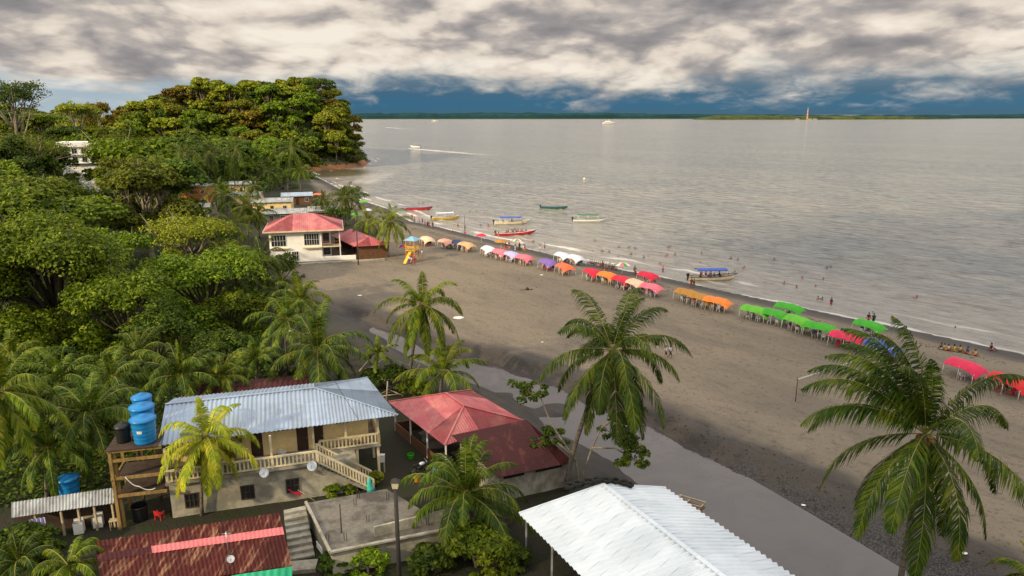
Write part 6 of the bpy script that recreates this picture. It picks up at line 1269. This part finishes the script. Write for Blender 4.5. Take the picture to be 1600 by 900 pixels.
# play tower
p = P(645, 408, 1.5); R = E('play_tower', p, radians(-20), 'orange and yellow play tower with pale blue pointed roof', 'play tower')
for x in (-.9, .9):
    for y_ in (-.9, .9): mb = MB(); mb.bar((x, y_, -.2), (x, y_, 4.3), .16); mb.build('post', 'orange_paint', R)
mb = MB(); n = 4; vs = [(-1.35, -1.35, 4.3), (1.35, -1.35, 4.3), (1.35, 1.35, 4.3), (-1.35, 1.35, 4.3), (0, 0, 5.1)]; mb.add(vs, [(0, 1, 4), (1, 2, 4), (2, 3, 4), (3, 0, 4), (3, 2, 1, 0)]); mb.build('roof', 'sky_blue_paint', R)
mb = MB(); mb.box(-.95, .95, -.95, .95, 2.0, 2.15); mb.build('deck', 'timber_brown', R); mb = MB(); [railing(mb, a, b, .9, .3, .07, .1) for a, b in (((-.9, -.95, 2.15), (.9, -.95, 2.15)), ((.95, -.9, 2.15), (.95, .9, 2.15)), ((-.95, -.9, 2.15), (-.95, .9, 2.15)))]; mb.build('railing', 'yellow_paint', R)
mb = MB(); [mb.bar((-.9, -.98, z), (.9, -.98, z), .08) for z in (.4, .8, 1.2, 1.6)]; [mb.bar((-.9, -1, .1), (.9, -1, 1.9), .08), mb.bar((.9, -1, .1), (-.9, -1, 1.9), .08)]; mb.build('climbing_bars', 'red_paint', R)
mb = MB(); mb.hexa([(-.3, -1, 2.0), (.3, -1, 2.0), (.3, -3.4, .15), (-.3, -3.4, .15)][::-1], [(-.3, -1, 2.08), (.3, -1, 2.08), (.3, -3.4, .23), (-.3, -3.4, .23)][::-1]); sl_ = mb.build('slide', 'yellow_paint', R)
# volleyball net
p = P(1243, 626, 1.5); p2 = P(1392, 575, 1.5); R = E('volleyball_net', p, 0, 'volleyball net strung from a thin wooden pole on the sand', 'volleyball net'); d_ = p2 - p
for q_ in (Vector(), d_): mb = MB(); mb.tube([(q_.x, q_.y, -.2), (q_.x, q_.y, 2.45)], .05, 6); mb.build('pole', 'timber_brown', R)
mb = MB(); mb.bar((0, 0, 2.32), (d_.x, d_.y, 2.45), .03, .10); mb.build('top_tape', 'white_paint', R)
mb = MB(); [mb.tube([(0, 0, z), (d_.x, d_.y, z + .1)], .006, 3) for z in (2.1, 1.9, 1.7, 1.5)]; [mb.tube([d_ * k + Vector((0, 0, 1.5)), d_ * k + Vector((0, 0, 2.3))], .005, 3) for k in np.linspace(.02, .98, 40)]; mb.build('mesh', 'pole_dark', R)
# litter and driftwood
def litter(px, py, s_, lab, m='white_plastic', seed=0):
    mb = MB(); p = gp(px, py); mb.blob(p + Vector((0, 0, .05)), s_, seed, 5, .7, (1.6, 1, .35)); o_ = mb.build('litter', m); tag(o_, lab, 'litter', 'white scraps lying on the sand')
litter(716, 497, .5, 'largest crumpled white scrap on the sand right of the ragged palm'); litter(562, 462, .25, 'small white scrap on the sand by the upper creek bank'); litter(1505, 865, .15, 'white scrap on the dark bank at the lower right'); litter(846, 430, .2, 'white scrap below the purple tent'); litter(1047, 677, .14, 'white scrap at the creek edge beside the tall palm'); litter(1255, 790, .12, 'tiny white scrap on the pebble bank')
litter(847, 535, .12, 'tiny white scrap left of the tall palm crown'); litter(760, 560, .12, 'tiny white scrap by the creek shallows')
mb = MB(); p = gp(824, 453); mb.blob(p + Vector((0, 0, .2)), .28, 5, 6, .2); mb.tube([p + Vector((-1.2, -.2, .06)), p, p + Vector((1, .2, .1))], [.05, .1, .04], 6); tag(mb.build('driftwood', 'timber_dark'), 'dark driftwood piece alone in the middle of the sand', 'driftwood')
rn = random.Random(8)
mb = MB()
for i in range(26): p = gp(rn.uniform(560, 660), rn.uniform(575, 622)); a = rn.uniform(0, 3.1); l_ = rn.uniform(.8, 2.6); p.z += .1; mb.tube([p, p + Vector((cos(a) * l_, sin(a) * l_, rn.uniform(.1, .9)))], [.09, .04], 5)
tag(mb.build('branch_pile', 'bark_pale'), 'tangle of pale fallen branches by the creek', 'branch pile')
mb = MB(); [mb.tube([gp(x, y_), gp(x, y_) + Vector((dx, 0, h_))], [.09, .07], 6) for x, y_, dx, h_ in ((603, 640, .3, 3.0),)]; tag(mb.build('dead_stem', 'bark_pale'), 'broken palm stem leaning behind the pink roof', 'dead trunk')
# dark drift line pebbles on the bank
mb = MB(); rn = random.Random(9)
for i in range(450):
    s0 = rn.uniform(-42, -10); nf_, nc_ = np.interp(s0, CS, CF), np.interp(s0, CS, CC); n0 = rn.uniform(nf_ - .2, nc_ + .4); x, y_ = .62 * s0 + .78 * n0, -.78 * s0 + .62 * n0; r_ = rn.uniform(.02, .08); z = H(x, y_)
    mb.blob((x, y_, z + r_ * .2), r_, i, 3, .5, (1.3, 1, .6))
tag(mb.build('pebbles', 'timber_dark'), 'dark stones strewn along the creek bank', 'stones', kind='stuff')
mb = MB(); rn = random.Random(19)
for i in range(900):
    x0 = rn.uniform(-25, 66); sp_ = np.interp(x0, [p_[0] for p_ in SHORE[3:16]][::-1], [p_[1] for p_ in SHORE[3:16]][::-1]); dd0 = rn.gauss(9, 1.0) if rn.random() < .6 else rn.uniform(6, 34); q_ = (x0 - .77 * dd0, sp_ - .64 * dd0); r_ = rn.uniform(.03, .09); mb.blob((q_[0], q_[1], H(*q_) + .02), r_, i, 3, .6, (rn.uniform(1, 3), 1, .4))
tag(mb.build('drift_debris', 'timber_dark'), 'line of small dark drift debris on the sand', 'debris', kind='stuff')
# wire fence posts in shallow water, net stakes
for i, (px, py, h_) in enumerate(((726, 364, 4.6),)):
    p = gp(px, py); mb = MB(); mb.tube([p, p + Vector((0, 0, h_))], .06, 5); tag(mb.build('stake', 'pole_dark'), 'tall dark stake standing at the waterline near the white canopy boat', 'stake')
# ------------------------------------------------------------------ far boats, wakes, beacon
p = P(649, 232, 0); R = boat(649, 232, 10, 160, 'white_paint', 'navy_paint', None, 'speedboat with a long white wake far out', motor=True, B=2.6, Hh=1.5); R['group'] = 'far boats'; R.location.z = .6
p = P(951, 194, 0); R = E('ferry', p, radians(4), 'distant white passenger ferry near the horizon', 'boat', 'far boats'); mb, _ = hull_mesh(38, 9, 5); mb.build('hull', 'white_paint', R); mb = MB(); mb.box(-14, 9, -3.6, 3.6, 4.2, 7.5); mb.box(-10, 5, -3, 3, 7.503, 10); mb.build('cabin', 'white_paint', R); mb = MB(); mb.box(-13.5, 8.6, -3.65, -3.605, 5.2, 6.4); mb.build('window', 'glass_dark', R); mb = MB(); mb.tube([(0, 0, 10), (0, 0, 15)], .3, 6); mb.build('mast', 'white_paint', R)
p = P(679, 190, 0); R = E('small_boat', p, 0, 'tiny pale boat on the horizon left of the ferry', 'boat', 'far boats'); mb, _ = hull_mesh(26, 6, 3); mb.build('hull', 'white_paint', R); mb = MB(); mb.box(-6, 4, -2, 2, 2.5, 5.5); mb.build('cabin', 'cream_paint', R)
p = P(913, 280, 0); mb = MB(); mb.lathe([(0, -.3), (.6, -.1), (.7, .2), (.4, .5), (.15, .8), (0, .8)], 12, p); tag(mb.build('buoy', 'cream_paint'), 'small pale buoy in open water right of centre', 'buoy')
p = P(1261, 187, 0); p = Vector((p.x, p.y, 0)) * 1.01; p.z = 2; R = E('beacon_tower', p, 0, 'pale orange and cream lattice beacon tower on the low island', 'beacon tower'); hh_ = 62; n = 6
for i in range(n):
    z0, z1 = hh_ * i / n, hh_ * (i + 1) / n; w0, w1 = 2.8 * (1 - .8 * i / n), 2.8 * (1 - .8 * (i + 1) / n); mb = MB()
    cs_ = lambda w_, z: [(-w_, -w_, z), (w_, -w_, z), (w_, w_, z), (-w_, w_, z)]
    A_, B_ = cs_(w0, z0), cs_(w1, z1); [mb.bar(a, b, 1.0) for a, b in zip(A_, B_)]; [mb.bar(A_[k], B_[(k + 1) % 4], .6) for k in range(4)]; [mb.bar(B_[k], B_[(k + 1) % 4], .6) for k in range(4)]; mb.build('lattice_section', 'cloth_peach' if i % 2 else 'cloth_cream', R)
for i, px in enumerate((1248, 1268, 1276)): p = P(px, 188, 0) * 1.0; p = Vector((p.x, p.y + 20, 1)); R = E('shore_building', p, 0, None, 'building', 'far island buildings'); mb = MB(); mb.box(-8, 8, -6, 6, 0, 5); mb.build('wall', 'concrete_light', R); mb = MB(); roof_face(mb, (-9, -7, 5), (9, -7, 5), (-9, 0, 7), (9, 0, 7), 0); roof_face(mb, (9, 7, 5), (-9, 7, 5), (9, 0, 7), (-9, 0, 7), 0); mb.build('roof', 'grey_metal', R); R['label'] = ('tiny pale building left of the beacon tower', 'tiny pale building just right of the beacon tower', 'tiny pale building farthest right of the beacon tower')[i]
for k_, v_ in PEO.items(): rank(v_, k_)
